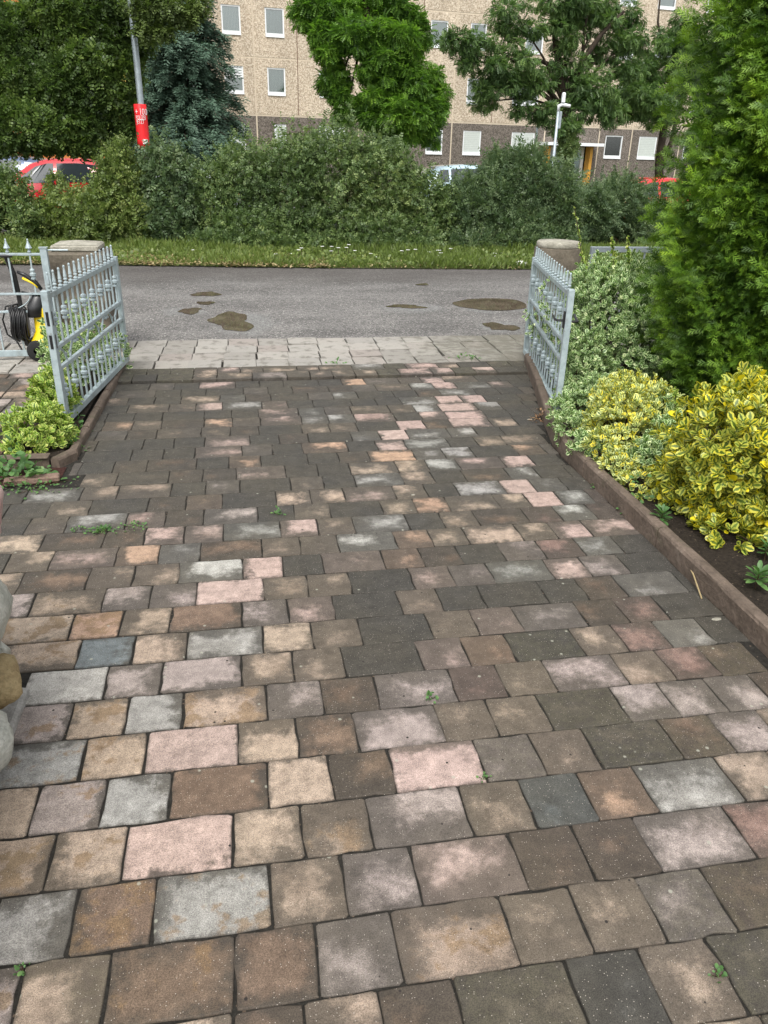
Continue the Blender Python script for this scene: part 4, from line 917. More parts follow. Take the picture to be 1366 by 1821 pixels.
# weeds
def weed(px, py, n, size, spread, label, mat='l_weed', flat=.4, name='weed', h=.05, z0=.0):
    X, Y = gnd(px, py, z0); rt = empty(name, (X, Y, z0), 0, label, 'weed')
    P = rng.normal(size=(n, 3))*np.array([spread, spread*.7, 0]); P[:, 2] = np.abs(rng.normal(size=n))*h*np.exp(-(P[:, 0]**2+P[:, 1]**2)/spread**2/2)+.004
    D = unit(rdir(n)*.8+np.array([0, 0, flat])+P*np.array([3, 3, 0])/max(spread, .01)*.3); foliage('foliage', LEAF, P, D, unit(rdir(n)*.6+np.array([0, -.2, 1])), size*(.5+rng.random(n)), M[mat], rt, kind='stuff')
    for _ in range(4): k = rng.integers(n); MB().tube([(0, 0, 0), tuple(P[k]*.6), tuple(P[k])], .0015, 4).build('stem', M['twig'], rt)
    return rt
weed(32, 852, 130, .040, .09, 'leafy green weed in the mulch before the small left bed', h=.12)
weed(60, 868, 110, .018, .10, 'low mossy weed patch below the left bed brick', h=.02)
weed(182, 945, 110, .013, .028, 'small bright weed in a paver joint on the left', h=.012)
weed(236, 938, 60, .012, .035, 'thin weed sprig right of the bright joint weed', h=.012); weed(140, 943, 24, .011, .018, 'tiny weed sprig left of the bright joint weed', h=.01)
weed(766, 1245, 24, .011, .010, 'tiny weed at a paver corner in mid driveway', h=.02); weed(860, 1387, 22, .009, .010, 'tiny weed below the large pink paver', h=.015); weed(42, 1728, 14, .010, .008, 'tiny sprout in the joint at the lower left', h=.02)
weed(1277, 1738, 16, .011, .010, 'tiny weed in the joint at the lower right', h=.015); weed(496, 915, 20, .016, .014, 'yellowish weed sprig left of the middle', h=.03)
weed(210, 650, 60, .03, .05, 'weed tuft between the slabs near the left gate', h=.05); weed(598, 650, 50, .02, .05, 'flat weed tuft between the slabs in the middle', h=.02); weed(830, 640, 60, .022, .07, 'low weed tuft between the slabs near the right gate', h=.03)
weed(140, 765, 40, .028, .03, 'light green weed at the left kerb below the gate', h=.08); weed(133, 800, 40, .025, .03, 'second light green weed at the left kerb below the gate', h=.06)
weed(966, 748, 130, .016, .05, 'dried brown weed clump at the foot of the right gate', mat='l_dry', h=.06); weed(1085, 868, 60, .018, .06, 'wispy green weed hanging over the right kerb', h=.08)
weed(1130, 908, 60, .022, .05, 'feathery weed leaning over the kerb below the yellow shrub', h=.12)
def palm_weed(px, py, label, s=.055, z=.09):
    X, Y = gnd(px, py, z); rt = empty('leafy_weed', (X, Y, z), 0, label, 'weed')
    P = []; D = []
    for k in range(26): a = k*2.4; P.append((.004*math.cos(a), .004*math.sin(a), .002*k)); D.append((math.cos(a), math.sin(a), -.2+.05*k))
    foliage('foliage', (LEAF[0]*np.array([.55, 1, 1]), LEAF[1], LEAF[2]), np.array(P), np.array(D), np.tile([0, 0, 1.], (26, 1))+rdir(26)*.15, s*(.7+.5*rng.random(26)), M['l_weed'], rt, kind=None)
    MB().tube([(0, 0, -.04), (0, 0, .05)], .003, 5).build('stem', M['twig'], rt)
palm_weed(1176, 925, 'star shaped green weed hanging over the kerb top'); palm_weed(1346, 1035, 'star shaped green weed in the soil at the right edge', .06, .09); palm_weed(1362, 985, 'small weed under the golden shrub at the right edge', .04, .09)
a = gnd(1222, 1000, .06); b = gnd(1248, 1065, .004); st = MB().tube([(0, 0, 0), ((b[0]-a[0])*.4, (b[1]-a[1])*.4, -.01), (b[0]-a[0], b[1]-a[1], -.055)], .0035, 6).build('dry_stalk', M['straw'], None, (a[0], a[1], .06)); tag(st, 'dry straw coloured stalk leaning from the kerb onto the pavers', 'stalk')
def chip(px, py, s, label, mat='print', seed=0, cat='stone'):
    X, Y = gnd(px, py, .004); r = random.Random(seed); n = 7; poly = [(s*(1+.3*r.random())*math.cos(6.283*i/n)*1.8, s*(.6+.3*r.random())*math.sin(6.283*i/n)) for i in range(n)]
    mb = MB(); mb.add([(x, y, 0) for x, y in poly]+[(x*.8, y*.8, .006) for x, y in poly], [tuple(range(n, 2*n))]+[(i, (i+1) % n, n+(i+1) % n, n+i) for i in range(n)])
    tag(mb.build('stone_chip', M[mat], None, (X, Y, .002)), label, cat)
chip(1275, 1101, .012, 'pale triangular chip on the dirty pavers near the right kerb', 'cap', 1); chip(942, 746, .012, 'small white chip near the foot of the right gate', 'cap', 3); chip(735, 880, .006, 'tiny white chip in mid driveway', 'cap', 4)

# ---------------------------------------------------------------- thuja
TH = empty('thuja', (4.12, 5.3, .05), 0, 'tall dense bright green thuja filling the upper right corner', 'conifer')
def rad(z): return np.interp(z, [0, .4, 1.0, 1.8, 2.7, 3.6, 4.4], [.80, 1.0, 1.07, 1.06, 1.03, .88, .3])
nt_ = 42000; z = 4.3*rng.random(nt_)**.95; a = rng.random(nt_)*2*math.pi; a = np.where(rng.random(nt_) < .72, math.pi*1.0+rng.random(nt_)*math.pi*.85, a)
lum = 1+.10*np.sin(a*9+z*3)*np.sin(z*6+a*4)+.05*np.sin(a*23+z*11); dep = rng.random(nt_)**1.8*.26
rr_ = rad(z)*lum*(1-dep); P = np.stack([rr_*np.cos(a), rr_*np.sin(a), z], 1)
O = np.stack([np.cos(a), np.sin(a), np.zeros(nt_)], 1); tang = np.stack([-np.sin(a), np.cos(a), np.zeros(nt_)], 1)
D = unit(O*1.0+tang*rng.normal(size=(nt_, 1))*.55+np.array([0, 0, 1])*(.25+.45*rng.normal(size=(nt_, 1))))
Nn = unit(tang*rng.normal(size=(nt_, 1))*.9+O*.3+rdir(nt_)*.35+np.array([0, 0, .5]))
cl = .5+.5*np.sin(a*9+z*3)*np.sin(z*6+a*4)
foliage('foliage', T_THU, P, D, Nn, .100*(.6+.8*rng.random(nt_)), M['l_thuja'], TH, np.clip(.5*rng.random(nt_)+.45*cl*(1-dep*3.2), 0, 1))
ni = 7000; zi = 4.2*rng.random(ni); ai = rng.random(ni)*2*math.pi; ri = rad(zi)*(.62+.2*rng.random(ni))
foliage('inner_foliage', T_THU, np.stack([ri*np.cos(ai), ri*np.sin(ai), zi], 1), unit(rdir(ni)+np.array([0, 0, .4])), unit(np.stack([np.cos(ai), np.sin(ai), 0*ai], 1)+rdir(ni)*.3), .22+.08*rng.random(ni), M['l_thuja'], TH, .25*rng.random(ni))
MB().tube([(0, 0, -.05), (.02, 0, 1.5), (0, .02, 3), (0, 0, 4.2)], [.09, .07, .04, .01], 8).build('trunk', M['bark'], TH)
for i in range(40):
    zz = .2+.1*i; aa = 2.4*i; MB().tube([(0, 0, zz), (.4*math.cos(aa), .4*math.sin(aa), zz+.12), (.75*rad(zz)*math.cos(aa), .75*rad(zz)*math.sin(aa), zz+.3)], [.02, .013, .006], 5).build('branch', M['bark'], TH)

# ================================================================ VERGE, HEDGE, TREES
vg = sheet('verge', [(-60, 14.99), (-8, 14.39), (-2, 13.99), (1.6, 13.61), (4.8, 13.44), (70, 13.19), (70, 19.5), (-60, 19.5)], .0, M['verge']); tag(vg, 'grass verge between the lane and the bushes', kind='structure')
pk = sheet('parking_lot', [(-60, 19.5), (70, 19.5), (70, 30), (-60, 30)], -.02, simple('parking_asphalt', (.13, .13, .13), .85, .3, var=.2)); tag(pk, 'asphalt parking area behind the bushes', kind='structure')
def vy(x): return np.interp(x, [-60, -8, -2, 1.6, 4.8, 70], [14.99, 14.39, 13.99, 13.61, 13.44, 13.19])
n = 46000; x = -6+17*rng.random(n); y = vy(x)+.02+rng.random(n)**1.3*3.3+rng.normal(size=n)*.05; P = np.stack([x, y, np.zeros(n)], 1)
dens = .5+.5*np.sin(x*2.1)*np.sin(y*3+x); bare = (x < .9) & (y < 15.2) & (rng.random(n) < .45); P = P[~bare]; n = len(P); hgt = .05+.10*rng.random(n)*(.6+.8*(np.sin(P[:, 0]*1.7+P[:, 1]) > 0))+.05*(P[:, 1] > vy(P[:, 0])+1.6)
gr = link('verge_grass', leafmesh('verge_grass', BLADE, P, unit(rng.normal(size=(n, 3))*.35+np.array([0, 0, 1])), rdir(n), hgt*1.1, np.clip(rng.random(n)*.7+.3*(P[:, 0] < .5)*rng.random(n)+.1, 0, 1)), M['l_grass']); gr.data.transform(Matrix.Identity(4)); tag(gr, 'uneven green grass on the verge under the bushes', 'grass', kind='stuff')
# broaden blades: short leafy ground plants
n = 9000; x = -6+17*rng.random(n); y = vy(x)+.1+2.6*rng.random(n); P = np.stack([x, y, .02+.06*rng.random(n)], 1)
gp = link('ground_plants', leafmesh('ground_plants', DIAM, P, unit(rdir(n)+np.array([0, 0, .4])), unit(rdir(n)*.5+np.array([0, -.4, 1])), .05+.05*rng.random(n), rng.random(n)*.8), M['l_grass']); tag(gp, 'low broad leaved plants mixed into the verge grass', 'ground cover', kind='stuff')
n = 8000; x = np.where(rng.random(n) < .75, -5+6.5*rng.random(n), -5+15*rng.random(n)); y = vy(x)-.10+rng.random(n)**1.1*1.9*(.5+.5*np.sin(x*2.3)**2); P = np.stack([x, y, .012+.05*rng.random(n)], 1)
lt = link('fallen_leaves', leafmesh('fallen_leaves', DIAM, P, unit(rdir(n)*np.array([1, 1, .2])), unit(rdir(n)*.4+np.array([0, 0, 1])), .03+.04*rng.random(n), rng.random(n)), M['l_litter']); tag(lt, 'scattered ochre leaf litter along the edge of the lane', 'leaf litter', kind='stuff')
def flower(px, py, Y):
    c = at(px, py, Y); rt = empty('white_flower', (c[0], Y, 0), 0, 'white umbel flower in the verge grass below the bushes', 'flower', 'white flowers along the verge')
    h = max(.08, c[2]); MB().tube([(0, 0, 0), (.01, 0, h)], .004, 4).build('stem', M['twig'], rt)
    mb = MB()
    for k in range(7): a = k*.9; q = .03*(k > 0); mb.lathe([(.003, h-.003), (.011, h), (.003, h+.004)], (.01+q*math.cos(a), q*math.sin(a), 0), 6)
    mb.build('blossom', M['petal'], rt)
for k in range(30):
    if k < 9: flower(random.uniform(570, 660), random.uniform(432, 452), random.uniform(14.6, 15.6))
    elif k < 17: flower(random.uniform(700, 830), random.uniform(440, 456), random.uniform(14.4, 15.4))
    else: flower(random.uniform(330, 960), random.uniform(440, 462), random.uniform(14.2, 15.4))

hg = 'bushes along the verge'
bush('hedge_bush', (2.0, 17.2, 0), [(385, 375, 50, 80, 17.4), (440, 350, 62, 92, 17.4), (520, 355, 70, 105, 17.2), (600, 345, 80, 112, 17.2), (680, 352, 72, 100, 17.3), (745, 385, 50, 78, 17.2), (792, 398, 42, 66, 17.0), (640, 410, 110, 45, 16.7), (470, 410, 100, 42, 16.8), (740, 420, 60, 38, 16.7), (390, 432, 55, 26, 16.4), (480, 436, 60, 24, 16.3), (570, 438, 60, 24, 16.2), (660, 440, 60, 24, 16.1), (745, 440, 50, 22, 16.2)],
     36000, T_SPRIG, M['l_hedge'], .13, 'large rounded dark green bush, widest of the bushes, in mid view', upb=.55, stems=16, lump=.17, wisps=150)
bush('hedge_bush', (7.0, 17.2, 0), [(828, 388, 38, 76, 17.0), (868, 372, 45, 72, 17.1), (925, 350, 58, 85, 17.4), (985, 372, 50, 76, 17.2), (915, 405, 80, 42, 16.8), (885, 300, 22, 42, 17.5), (840, 432, 50, 24, 16.4), (930, 430, 55, 24, 16.4), (1000, 430, 45, 22, 16.6)],
     12500, T_LONG, M['l_hedge2'], .30, 'grey green bush with arching twigs behind the right pillar', upb=.45, stems=14, lump=.16)
bush('hedge_bush', (10.0, 18.2, 0), [(1050, 385, 45, 60, 18.0), (1105, 375, 48, 62, 18.4), (1155, 395, 40, 45, 18.2), (1180, 420, 60, 36, 17.8)],
     7000, T_LONG, M['l_hedge2'], .28, 'loose grey green bush before the red car on the right', upb=.45, stems=14, lump=.16)
bush('hedge_bush', (-1.2, 17.2, 0), [(290, 335, 45, 75, 17.4), (330, 350, 40, 70, 17.4), (300, 400, 50, 50, 17.0)], 5200, T_SPRIG, M['l_hedge2'], .17, 'upright bush right of the pole with the red poster', upb=.5, stems=10, lump=.2)
bush('hedge_bush', (-2.8, 17.2, 0), [(212, 330, 40, 62, 17.2), (190, 385, 50, 55, 17.0), (235, 395, 40, 50, 17.0), (215, 275, 16, 32, 17.3)], 5200, T_SPRIG, M['l_hedge3'], .16, 'fresh green bush left of the pole with the red poster', upb=.5, stems=10, lump=.2)
bush('hedge_bush', (-4.6, 17.6, 0), [(115, 385, 48, 48, 17.6), (150, 388, 45, 52, 17.3), (75, 400, 40, 42, 17.6), (100, 330, 14, 24, 17.9)], 2400, T_SPRIG, M['l_hedge3'], .16, 'thin low bush in front of the red hatchback on the left', upb=.5, stems=10, lump=.25)
bush('hedge_bush', (-6.2, 17.6, 0), [(20, 360, 38, 55, 17.6), (-30, 350, 50, 70, 17.6), (45, 395, 30, 38, 17.3)], 3800, T_SPRIG, M['l_hedge'], .16, 'dark low bush at the far left edge', upb=.5, stems=8, lump=.2)

def blob_tree(name, base, clumps, n, tm, mat, size, label, trunk, branches, cat='tree', upb=-.3, shell=.6, lump=.2, jit=.7, bark='bark', dy=.8, rise=.0, flatN=.8, nsub=9, subr=.34):
    root = empty(name, (base[0], base[1], 0), 0, label, cat); L = np.array([base[0], base[1], 0.]); ells = []
    for e in clumps:
        px, py, rx, ry, Y = e; c = at(px, py, Y); k = ppm(px, py, Y); ells.append((c-L, (rx/k, (rx+ry)/2/k*dy, ry/k)))
    subs = []
    for c, r in ells:
        for q in range(nsub):
            d = rdir(1)[0]; rr = np.array(r)*(subr+.2*rng.random()); rr[2] *= .85; rr = np.maximum(rr, size*.6)
            subs.append((c+d*(np.array(r)-rr*.75)*(.55+.45*rng.random()), rr))
    big_, ells_ = ells, subs
    P, O, dep = ell_points(ells_, n, shell, zmin=.3, lump=lump)
    D = unit(O*.7+rdir(len(P))*jit+np.array([0, 0, upb])); Nn = unit(rdir(len(P))*(1-flatN)+O*.3+np.array([0, 0, flatN])+rdir(len(P))*.4)
    top = np.clip((O[:, 2]+.5)/1.5, 0, 1); rnd = np.clip(.6*rng.random(len(P))+.4*rng.random(len(P))**.5*(.5+.5*np.sin(P[:, 0]*2.3+P[:, 2]*2.9)), 0, 1)
    f_ = foliage('crown', tm, P, D, Nn, size*(.65+.7*rng.random(len(P))), mat, root, rnd)
    MB().tube([tuple(np.array(p[:3])-L) for p in trunk], [p[3] for p in trunk], 9).build('trunk', M[bark], root, smooth=True)
    for br in branches: MB().tube([tuple(np.array(p[:3])-L) for p in br], [p[3] for p in br], 6).build('limb', M[bark], root, smooth=True)
    # twigs joining limbs to the clumps
    tp = np.array(trunk[-1][:3])-L; tm_ = np.array(trunk[len(trunk)//2][:3])-L
    for c, r in ells:
        s = tp*.6+tm_*.4 if c[2] < tp[2] else tp*.9+tm_*.1
        mid = (s+c)/2+np.array([0, 0, .25+rise]); MB().tube([tuple(s), tuple(mid), tuple(c)], [.055, .04, .015], 5).build('limb', M[bark], root, smooth=True)
    return root
A3 = lambda px, py, Y, r: (*at(px, py, Y), r)
# drooping bright locust tree in the middle
blob_tree('locust_tree', at(700, 300, 27)[:2], [(560, 25, 50, 32, 27), (620, 10, 70, 40, 27.5), (690, 25, 60, 45, 27), (580, 75, 48, 40, 26.6), (640, 70, 60, 42, 26.4), (700, 85, 60, 50, 26), (740, 60, 35, 45, 27), (590, 130, 42, 38, 26.8), (598, 160, 26, 20, 26.6),
   (680, 130, 50, 36, 26.2), (720, 150, 60, 50, 26.2), (770, 160, 34, 45, 26.5), (660, 190, 52, 36, 26.2), (720, 205, 62, 42, 26), (765, 215, 36, 45, 26.4), (695, 240, 40, 24, 26.4), (615, 200, 18, 18, 26.4), (800, 30, -1, -1, 27)][:-1],
   34000, T_PIN, M['l_rob'], .18, 'bright green drooping locust tree before the middle of the apartment block', [A3(705, 330, 27, .16), A3(705, 250, 27, .14), A3(672, 150, 27, .13), A3(655, 60, 27, .12), A3(648, -40, 27, .10)],
   [[A3(655, 60, 27, .09), A3(620, 10, 27, .08), A3(590, -10, 27, .05)], [A3(672, 150, 27, .08), A3(730, 110, 27, .06), A3(770, 130, 27, .03)]], upb=-.45, nsub=13, subr=.22)
# darker locust tree, right, with spreading crown
blob_tree('locust_tree', at(1010, 300, 30)[:2], [(850, 70, 46, 32, 29), (830, 100, 22, 28, 29), (920, 30, 60, 40, 29.5), (900, 100, 60, 34, 29), (880, 145, 46, 32, 29.2), (865, 180, 30, 18, 29.4), (940, 140, 60, 34, 29.5), (990, 60, 60, 36, 30), (1000, 10, 80, 32, 30),
   (1010, 130, 55, 32, 30), (800, 70, 22, 20, 29), (1120, 70, 40, 24, 30.5), (1110, 120, 40, 24, 30.5), (1010, 225, 40, 16, 29.6), (925, 190, 30, 16, 29.4), (1060, 30, 60, 30, 30.5), (1080, 85, 50, 24, 30.5), (1060, 150, 60, 34, 30), (1030, 190, 60, 26, 30), (970, 200, 36, 20, 29.5), (1110, 30, 40, 26, 31), (1090, 200, 40, 30, 30)],
   17000, T_PIN, M['l_rob2'], .18, 'dark green locust tree with forked trunk beside the building entrance', [A3(1012, 330, 30, .24), A3(1008, 250, 30, .2), A3(1006, 190, 30, .19)],
   [[A3(1006, 195, 30, .15), A3(995, 130, 30, .12), A3(985, 60, 30, .08), A3(980, 0, 30, .05)], [A3(1006, 190, 30, .14), A3(1035, 110, 30, .11), A3(1070, 60, 30, .08), A3(1110, 20, 30, .05)], [A3(992, 120, 30, .08), A3(960, 108, 30, .07), A3(910, 105, 29.6, .04)], [A3(1035, 110, 30, .07), A3(1040, 50, 30, .05), A3(1050, 0, 30, .03)]], upb=-.3, lump=.3, nsub=13, subr=.20)
blob_tree('locust_tree', at(1172, 300, 33)[:2], [(1180, 90, 50, 38, 33), (1140, 130, 50, 40, 33), (1200, 150, 50, 45, 33), (1130, 190, 45, 30, 32.5), (1180, 200, 45, 25, 33), (1215, 60, 35, 40, 33), (1240, 120, 40, 70, 33), (1150, 165, 60, 30, 32)],
   10500, T_PIN, M['l_rob2'], .19, 'dark locust tree with two leaning stems next to the thuja', [A3(1172, 340, 33, .2), A3(1172, 290, 33, .17), A3(1180, 230, 33, .15), A3(1190, 150, 33, .1)],
   [[A3(1176, 300, 33, .12), A3(1195, 250, 33, .11), A3(1205, 200, 33, .08)], [A3(1190, 150, 33, .07), A3(1170, 40, 33, .05), A3(1175, -20, 33, .03)]], upb=-.3, lump=.3, nsub=12, subr=.20)
iv = bush('ivy', tuple(np.array([*at(1010, 262, 29.5)[:2], 0])), [(1010, 262, 17, 26, 29.6)], 900, T_SPRIG, M['l_hedge'], .2, 'round mass of ivy on the lower trunk of the dark locust tree', cat='ivy', stems=1, upb=0)
# broad-leaved tree, left
blob_tree('broadleaf_tree', at(60, 330, 19.5)[:2], [(30, 60, 70, 70, 19), (110, 40, 70, 60, 18.6), (180, 50, 60, 70, 18.8), (60, 150, 70, 55, 18.8), (140, 140, 65, 60, 18.4), (205, 150, 50, 70, 18.8), (20, 215, 50, 40, 18.6), (90, 215, 60, 42, 18.4), (165, 215, 55, 40, 18.6), (215, 225, 38, 30, 18.8), (240, 60, 30, 60, 19), (-20, 130, 60, 90, 19), (10, 258, 40, 14, 18.8), (80, 258, 50, 14, 18.6), (150, 255, 50, 14, 18.6)],
   30000, T_SPRIG, M['l_maple'], .18, 'dense broad leaved tree filling the upper left corner', [A3(-30, 360, 19.5, .2), A3(-10, 250, 19.5, .17), A3(60, 150, 19.5, .13), A3(80, 20, 19.5, .08)],
   [[A3(60, 160, 19.5, .09), A3(130, 110, 19.2, .06), A3(190, 60, 19, .03)]], upb=-.1, shell=.7, lump=.22, flatN=.4)
blob_tree('broadleaf_tree', at(-70, 330, 20.5)[:2], [(275, 8, 55, 20, 18), (325, 28, 34, 14, 18), (290, 52, 24, 12, 18), (255, 45, 18, 24, 18), (345, 8, 30, 10, 18)], 2600, T_SPRIG, M['l_hedge3'], .15, 'overhanging light green branches in front of the top of the spruce', [A3(-70, 330, 20.5, .14), A3(-40, 150, 20.5, .12), A3(100, -60, 20, .1), A3(250, -70, 19, .07)], [[A3(250, -60, 19, .05), A3(290, -10, 18.2, .03), A3(310, 30, 18, .015)]], upb=-.2, shell=.8)
# blue spruce
SPX, SPY = at(335, 330, 24)[:2]
SP = empty('spruce', (SPX, SPY, 0), 0, 'blue green spruce with drooping boughs before the left end of the tan block', 'conifer')
MB().tube([(0, 0, 0), (0, 0, 3), (0, 0, 7.5)], [.18, .13, .03], 8).build('trunk', M['bark'], SP)
Ps, Ds, Ns, Rs = [], [], [], []
for k in range(118):
    z = .7+6.6*(k/118)**1.05; a = k*2.4+random.random(); Lb = (2.15-.215*z)*random.uniform(.7, 1.1); Lb = max(.3, Lb)
    pts = [(Lb*t*math.cos(a), Lb*t*math.sin(a), z+.18*math.sin(t*2.4)-.55*t*t+.25*t**4) for t in np.linspace(0, 1, 7)]
    MB().tube(pts, np.linspace(.035, .008, 7), 5).build('branch', M['bark'], SP)
    m_ = int(200*Lb/1.5)+30
    for q in range(m_):
        t = .18+.82*random.random(); wv = (1-t*.8)*.50*Lb/1.5*random.uniform(-1, 1)
        px_, py_ = Lb*t*math.cos(a)-wv*math.sin(a), Lb*t*math.sin(a)+wv*math.cos(a); pz = z+.18*math.sin(t*2.4)-.55*t*t+.25*t**4-abs(wv)*.3+random.gauss(-.05, .08)
        s = 1 if wv > 0 else -1; ang = a+s*random.uniform(.3, .9)
        Ps.append((px_, py_, pz)); Ds.append((math.cos(ang), math.sin(ang), random.uniform(-.9, .1))); Ns.append((0, 0, 1)); Rs.append(random.random()*.8+.2*t)
Ps, Ds, Ns = map(np.array, (Ps, Ds, Ns)); foliage('foliage', tmpl_sprig(4, .42, .15, .26, seed=9), Ps, Ds, unit(Ns+rdir(len(Ns))*.4), .36*(.7+.5*rng.random(len(Ps))), M['l_spruce'], SP, np.array(Rs))

# ================================================================ BUILDINGS
BD = empty('apartment_building', (0, DB, 0), PSI, 'long tan pebble-dashed apartment block with dark ground storey and cream joints', 'building')
BELT = [0., 3.53, 6.28, 9.03, 11.78]; JT = [-7.0, -3.4, -.95, 1.34, 7.16, 9.89, 12.9, 19.06, 22.89, 25.25, 28.9, 32.5, 36.1, 39.7]
SEAM = [3.69, 15.42, 10.9, 30.7]
WIN = {}
def addw(s, u, w, z0=None, z1=None, kind='net'): WIN.setdefault(s, []).append((u, w, z0, z1, kind))
def wpx(s, x0, x1, y, kind='net', z0=None, z1=None):
    u0_, u1_ = fac(x0, y)[0], fac(x1, y)[0]; addw(s, (u0_+u1_)/2, u1_-u0_, z0, z1, kind)
for s, y in ((2, 60), (3, 10)):
    for x0, x1 in ((395, 429), (472, 506), (766, 797), (837, 866), (1102, 1132), (1170, 1202)): wpx(s, x0, x1, y)
    wpx(s, 560, 606, y); wpx(s, 936, 968, y)
for x0, x1, k in ((400, 434, 'half'), (476, 508, 'net'), (568, 616, 'net'), (831, 860, 'net'), (913, 960, 'net'), (1100, 1130, 'net'), (1166, 1196, 'net')): wpx(1, x0, x1, 150, k)
for x0, x1, k in ((408, 438, 'blind'), (489, 510, 'blind'), (568, 614, 'blind'), (757, 787, 'net'), (823, 855, 'blind'), (909, 950, 'blind'), (1076, 1107, 'dark'), (1136, 1168, 'blind')): wpx(0, x0, x1, 255, k)
for s in range(4):
    for u in (9.2, 29.8, 34., 37.5, -5.4, -2.4): addw(s, u, 1.1)
DOORU = (fac(969, 270)[0], fac(1044, 270)[0])
def winz(s, w):
    if w[2] is not None: return w[2], w[3]
    return (1.78, 3.12) if s == 0 else (BELT[s]+.98, BELT[s]+2.32)
for s in range(4):
    for a, b in zip(JT, JT[1:]):
        z0, z1 = BELT[s], BELT[s+1]; ws = sorted([w for w in WIN[s] if a < w[0] < b], key=lambda w: w[0])
        if s == 0: ws = [w for w in ws if not (DOORU[0]-.3 < w[0] < DOORU[1]+.3)]
        mb = MB(); x = a+.04; zb, zt = z0+.04, z1-.04
        cuts = []
        for w in ws:
            wa, wb = w[0]-w[1]/2, w[0]+w[1]/2; q0, q1 = winz(s, w); cuts.append((wa, wb, q0, q1, w))
        if s == 0 and a < DOORU[0] < b: cuts.append((DOORU[0], DOORU[1], .06, 2.5, None)); cuts.sort(key=lambda c: c[0])
        for (wa, wb, q0, q1, w) in cuts:
            if wa < x or wb > b-.04: continue
            mb.box(x, wa, 0, .25, zb, zt); mb.box(wa, wb, 0, .25, zb, q0); mb.box(wa, wb, 0, .25, q1, zt); x = wb
            if w is None: continue
            cx_ = (wa+wb)/2; hw = (wb-wa)/2; zc = (q0+q1)/2; hh = (q1-q0)/2
            wn = MB().box(-hw, -hw+.075, .03, .10, -hh, hh).box(hw-.075, hw, .03, .10, -hh, hh).box(-hw+.075, hw-.075, .03, .10, hh-.07, hh).box(-hw+.075, hw-.075, .03, .10, -hh, -hh+.07)
            if hw > .7: wn.box(-.04, .04, .03, .10, -hh+.07, hh-.07)
            fo = wn.build('window', M['white'], BD, (cx_, 0, zc))
            MB().box(-hw+.01, hw-.01, -.05, .028, -hh-.002, -hh+.035).box(-hw+.01, hw-.01, .0, .028, -hh+.037, -hh+.19).build('sill', M['white'], fo)
            if w[4] == 'blind':
                bl = MB()
                for q in range(11): zq = -hh+.19+(2*hh-.26)*q/11; bl.box(-hw+.076, hw-.076, .035, .05, zq+.004, zq+(2*hh-.26)/11)
                bl.build('shutter', M['blind'], fo)
            else:
                MB().box(-hw+.076, hw-.076, .075, .08, -hh+.071, hh-.071).build('pane', M['glass'], fo)
                cz = hh-.07 if w[4] != 'half' else .1
                if w[4] == 'half':
                    bl = MB()
                    for q in range(4): bl.box(-hw+.076, hw-.076, .04, .055, .12+q*.12, .12+q*.12+.09)
                    bl.build('shutter', M['white'], fo)
                if w[4] != 'dark': MB().box(-hw+.076, hw-.076, .17, .18, -hh+.07, cz).build('curtain', M['curtain'], fo)
                MB().box(-hw+.02, hw-.02, .24, .246, -hh+.02, hh-.02).build('room', M['room'], fo)  # flat panel; the darkness of the unlit room is painted as its colour
        mb.box(x, b-.04, 0, .25, zb, zt); mb.build('wall_panel', M['wall0' if s == 0 else 'wall1'], BD)
for a in JT: MB().box(a-.04, a+.04, .01, .2, .05, 11.8).build('joint_strip', M['strip'], BD)
for z in BELT[1:]:
    for a, b in zip(JT, JT[1:]): MB().box(a+.0405, b-.0405, .012, .2, z-.039, z+.039).build('joint_strip', M['strip'], BD)
for u in SEAM: MB().box(u-.02, u+.02, -.004, .01, 3.6, 11.7).build('joint_strip', M['seam'], BD)
MB().box(-7.1, 39.8, .2505, 11, -.03, 11.7).build('wall', M['room'], BD); MB().box(-7.4, 40.1, -.25, 11.3, 11.83, 12.2).build('roof', M['wall0'], BD)
# entrance
for u in DOORU: MB().box(u-.10, u+.10, -.55, -.005, 0, 2.42).build('porch_wall', M['door'], BD)
MB().box(DOORU[0]-.45, DOORU[1]+.45, -1.2, -.005, 2.45, 2.62).build('porch_roof', M['white'], BD)
dr = MB().box(DOORU[0]+.17, DOORU[1]-.17, .05, .1, .08, 2.4).build('door', M['white'], BD); MB().box(DOORU[0]+.4, DOORU[1]-.4, .02, .045, .5, 2.2).build('pane', M['glass'], dr)
# orange and yellow building, left
a0 = at(-60, 260, 40); OB = empty('orange_building', (a0[0], 40, 0), R(7), 'orange, yellow and white apartment building half hidden behind the left tree', 'building')
Wd = at(235, 260, 40)[0]-a0[0]
MB().box(-8, Wd, 0, 9, -.02, 3.1).build('wall', M['orange'], OB)
for k, (mm) in enumerate(('white_render', 'orange', 'yellow_render', 'white_render')):
    MB().box(-8, Wd*.45, .002, 9, 3.101+2.4*k, 3.1+2.4*(k+1)-.001).build('wall', M[mm], OB)
    MB().box(Wd*.451, Wd, .3, 9, 3.101+2.4*k, 3.1+2.4*(k+1)-.001).build('wall', M[('yellow_render', 'white_render', 'orange', 'yellow_render')[k]], OB)
for k in range(4):
    for u in (-5, -2.5, 0, 1.8, 3.6, 5.4, 7.2):
        if u > Wd-.9: continue
        y = -.04 if u < Wd*.45-.9 else .26
        if u < Wd*.45-.9 or u > Wd*.451:
            f_ = MB().box(-.6, .6, 0, .035, 0, 1.4).build('window', M['white'], OB, (u, y, 3.7+2.4*k)); MB().box(-.52, .52, -.006, -.001, .08, 1.32).build('pane', M['carglass'], f_)
MB().box(-8.2, Wd+.2, -.2, 9.2, 12.71, 13.0).build('roof', M['white_render'], OB)

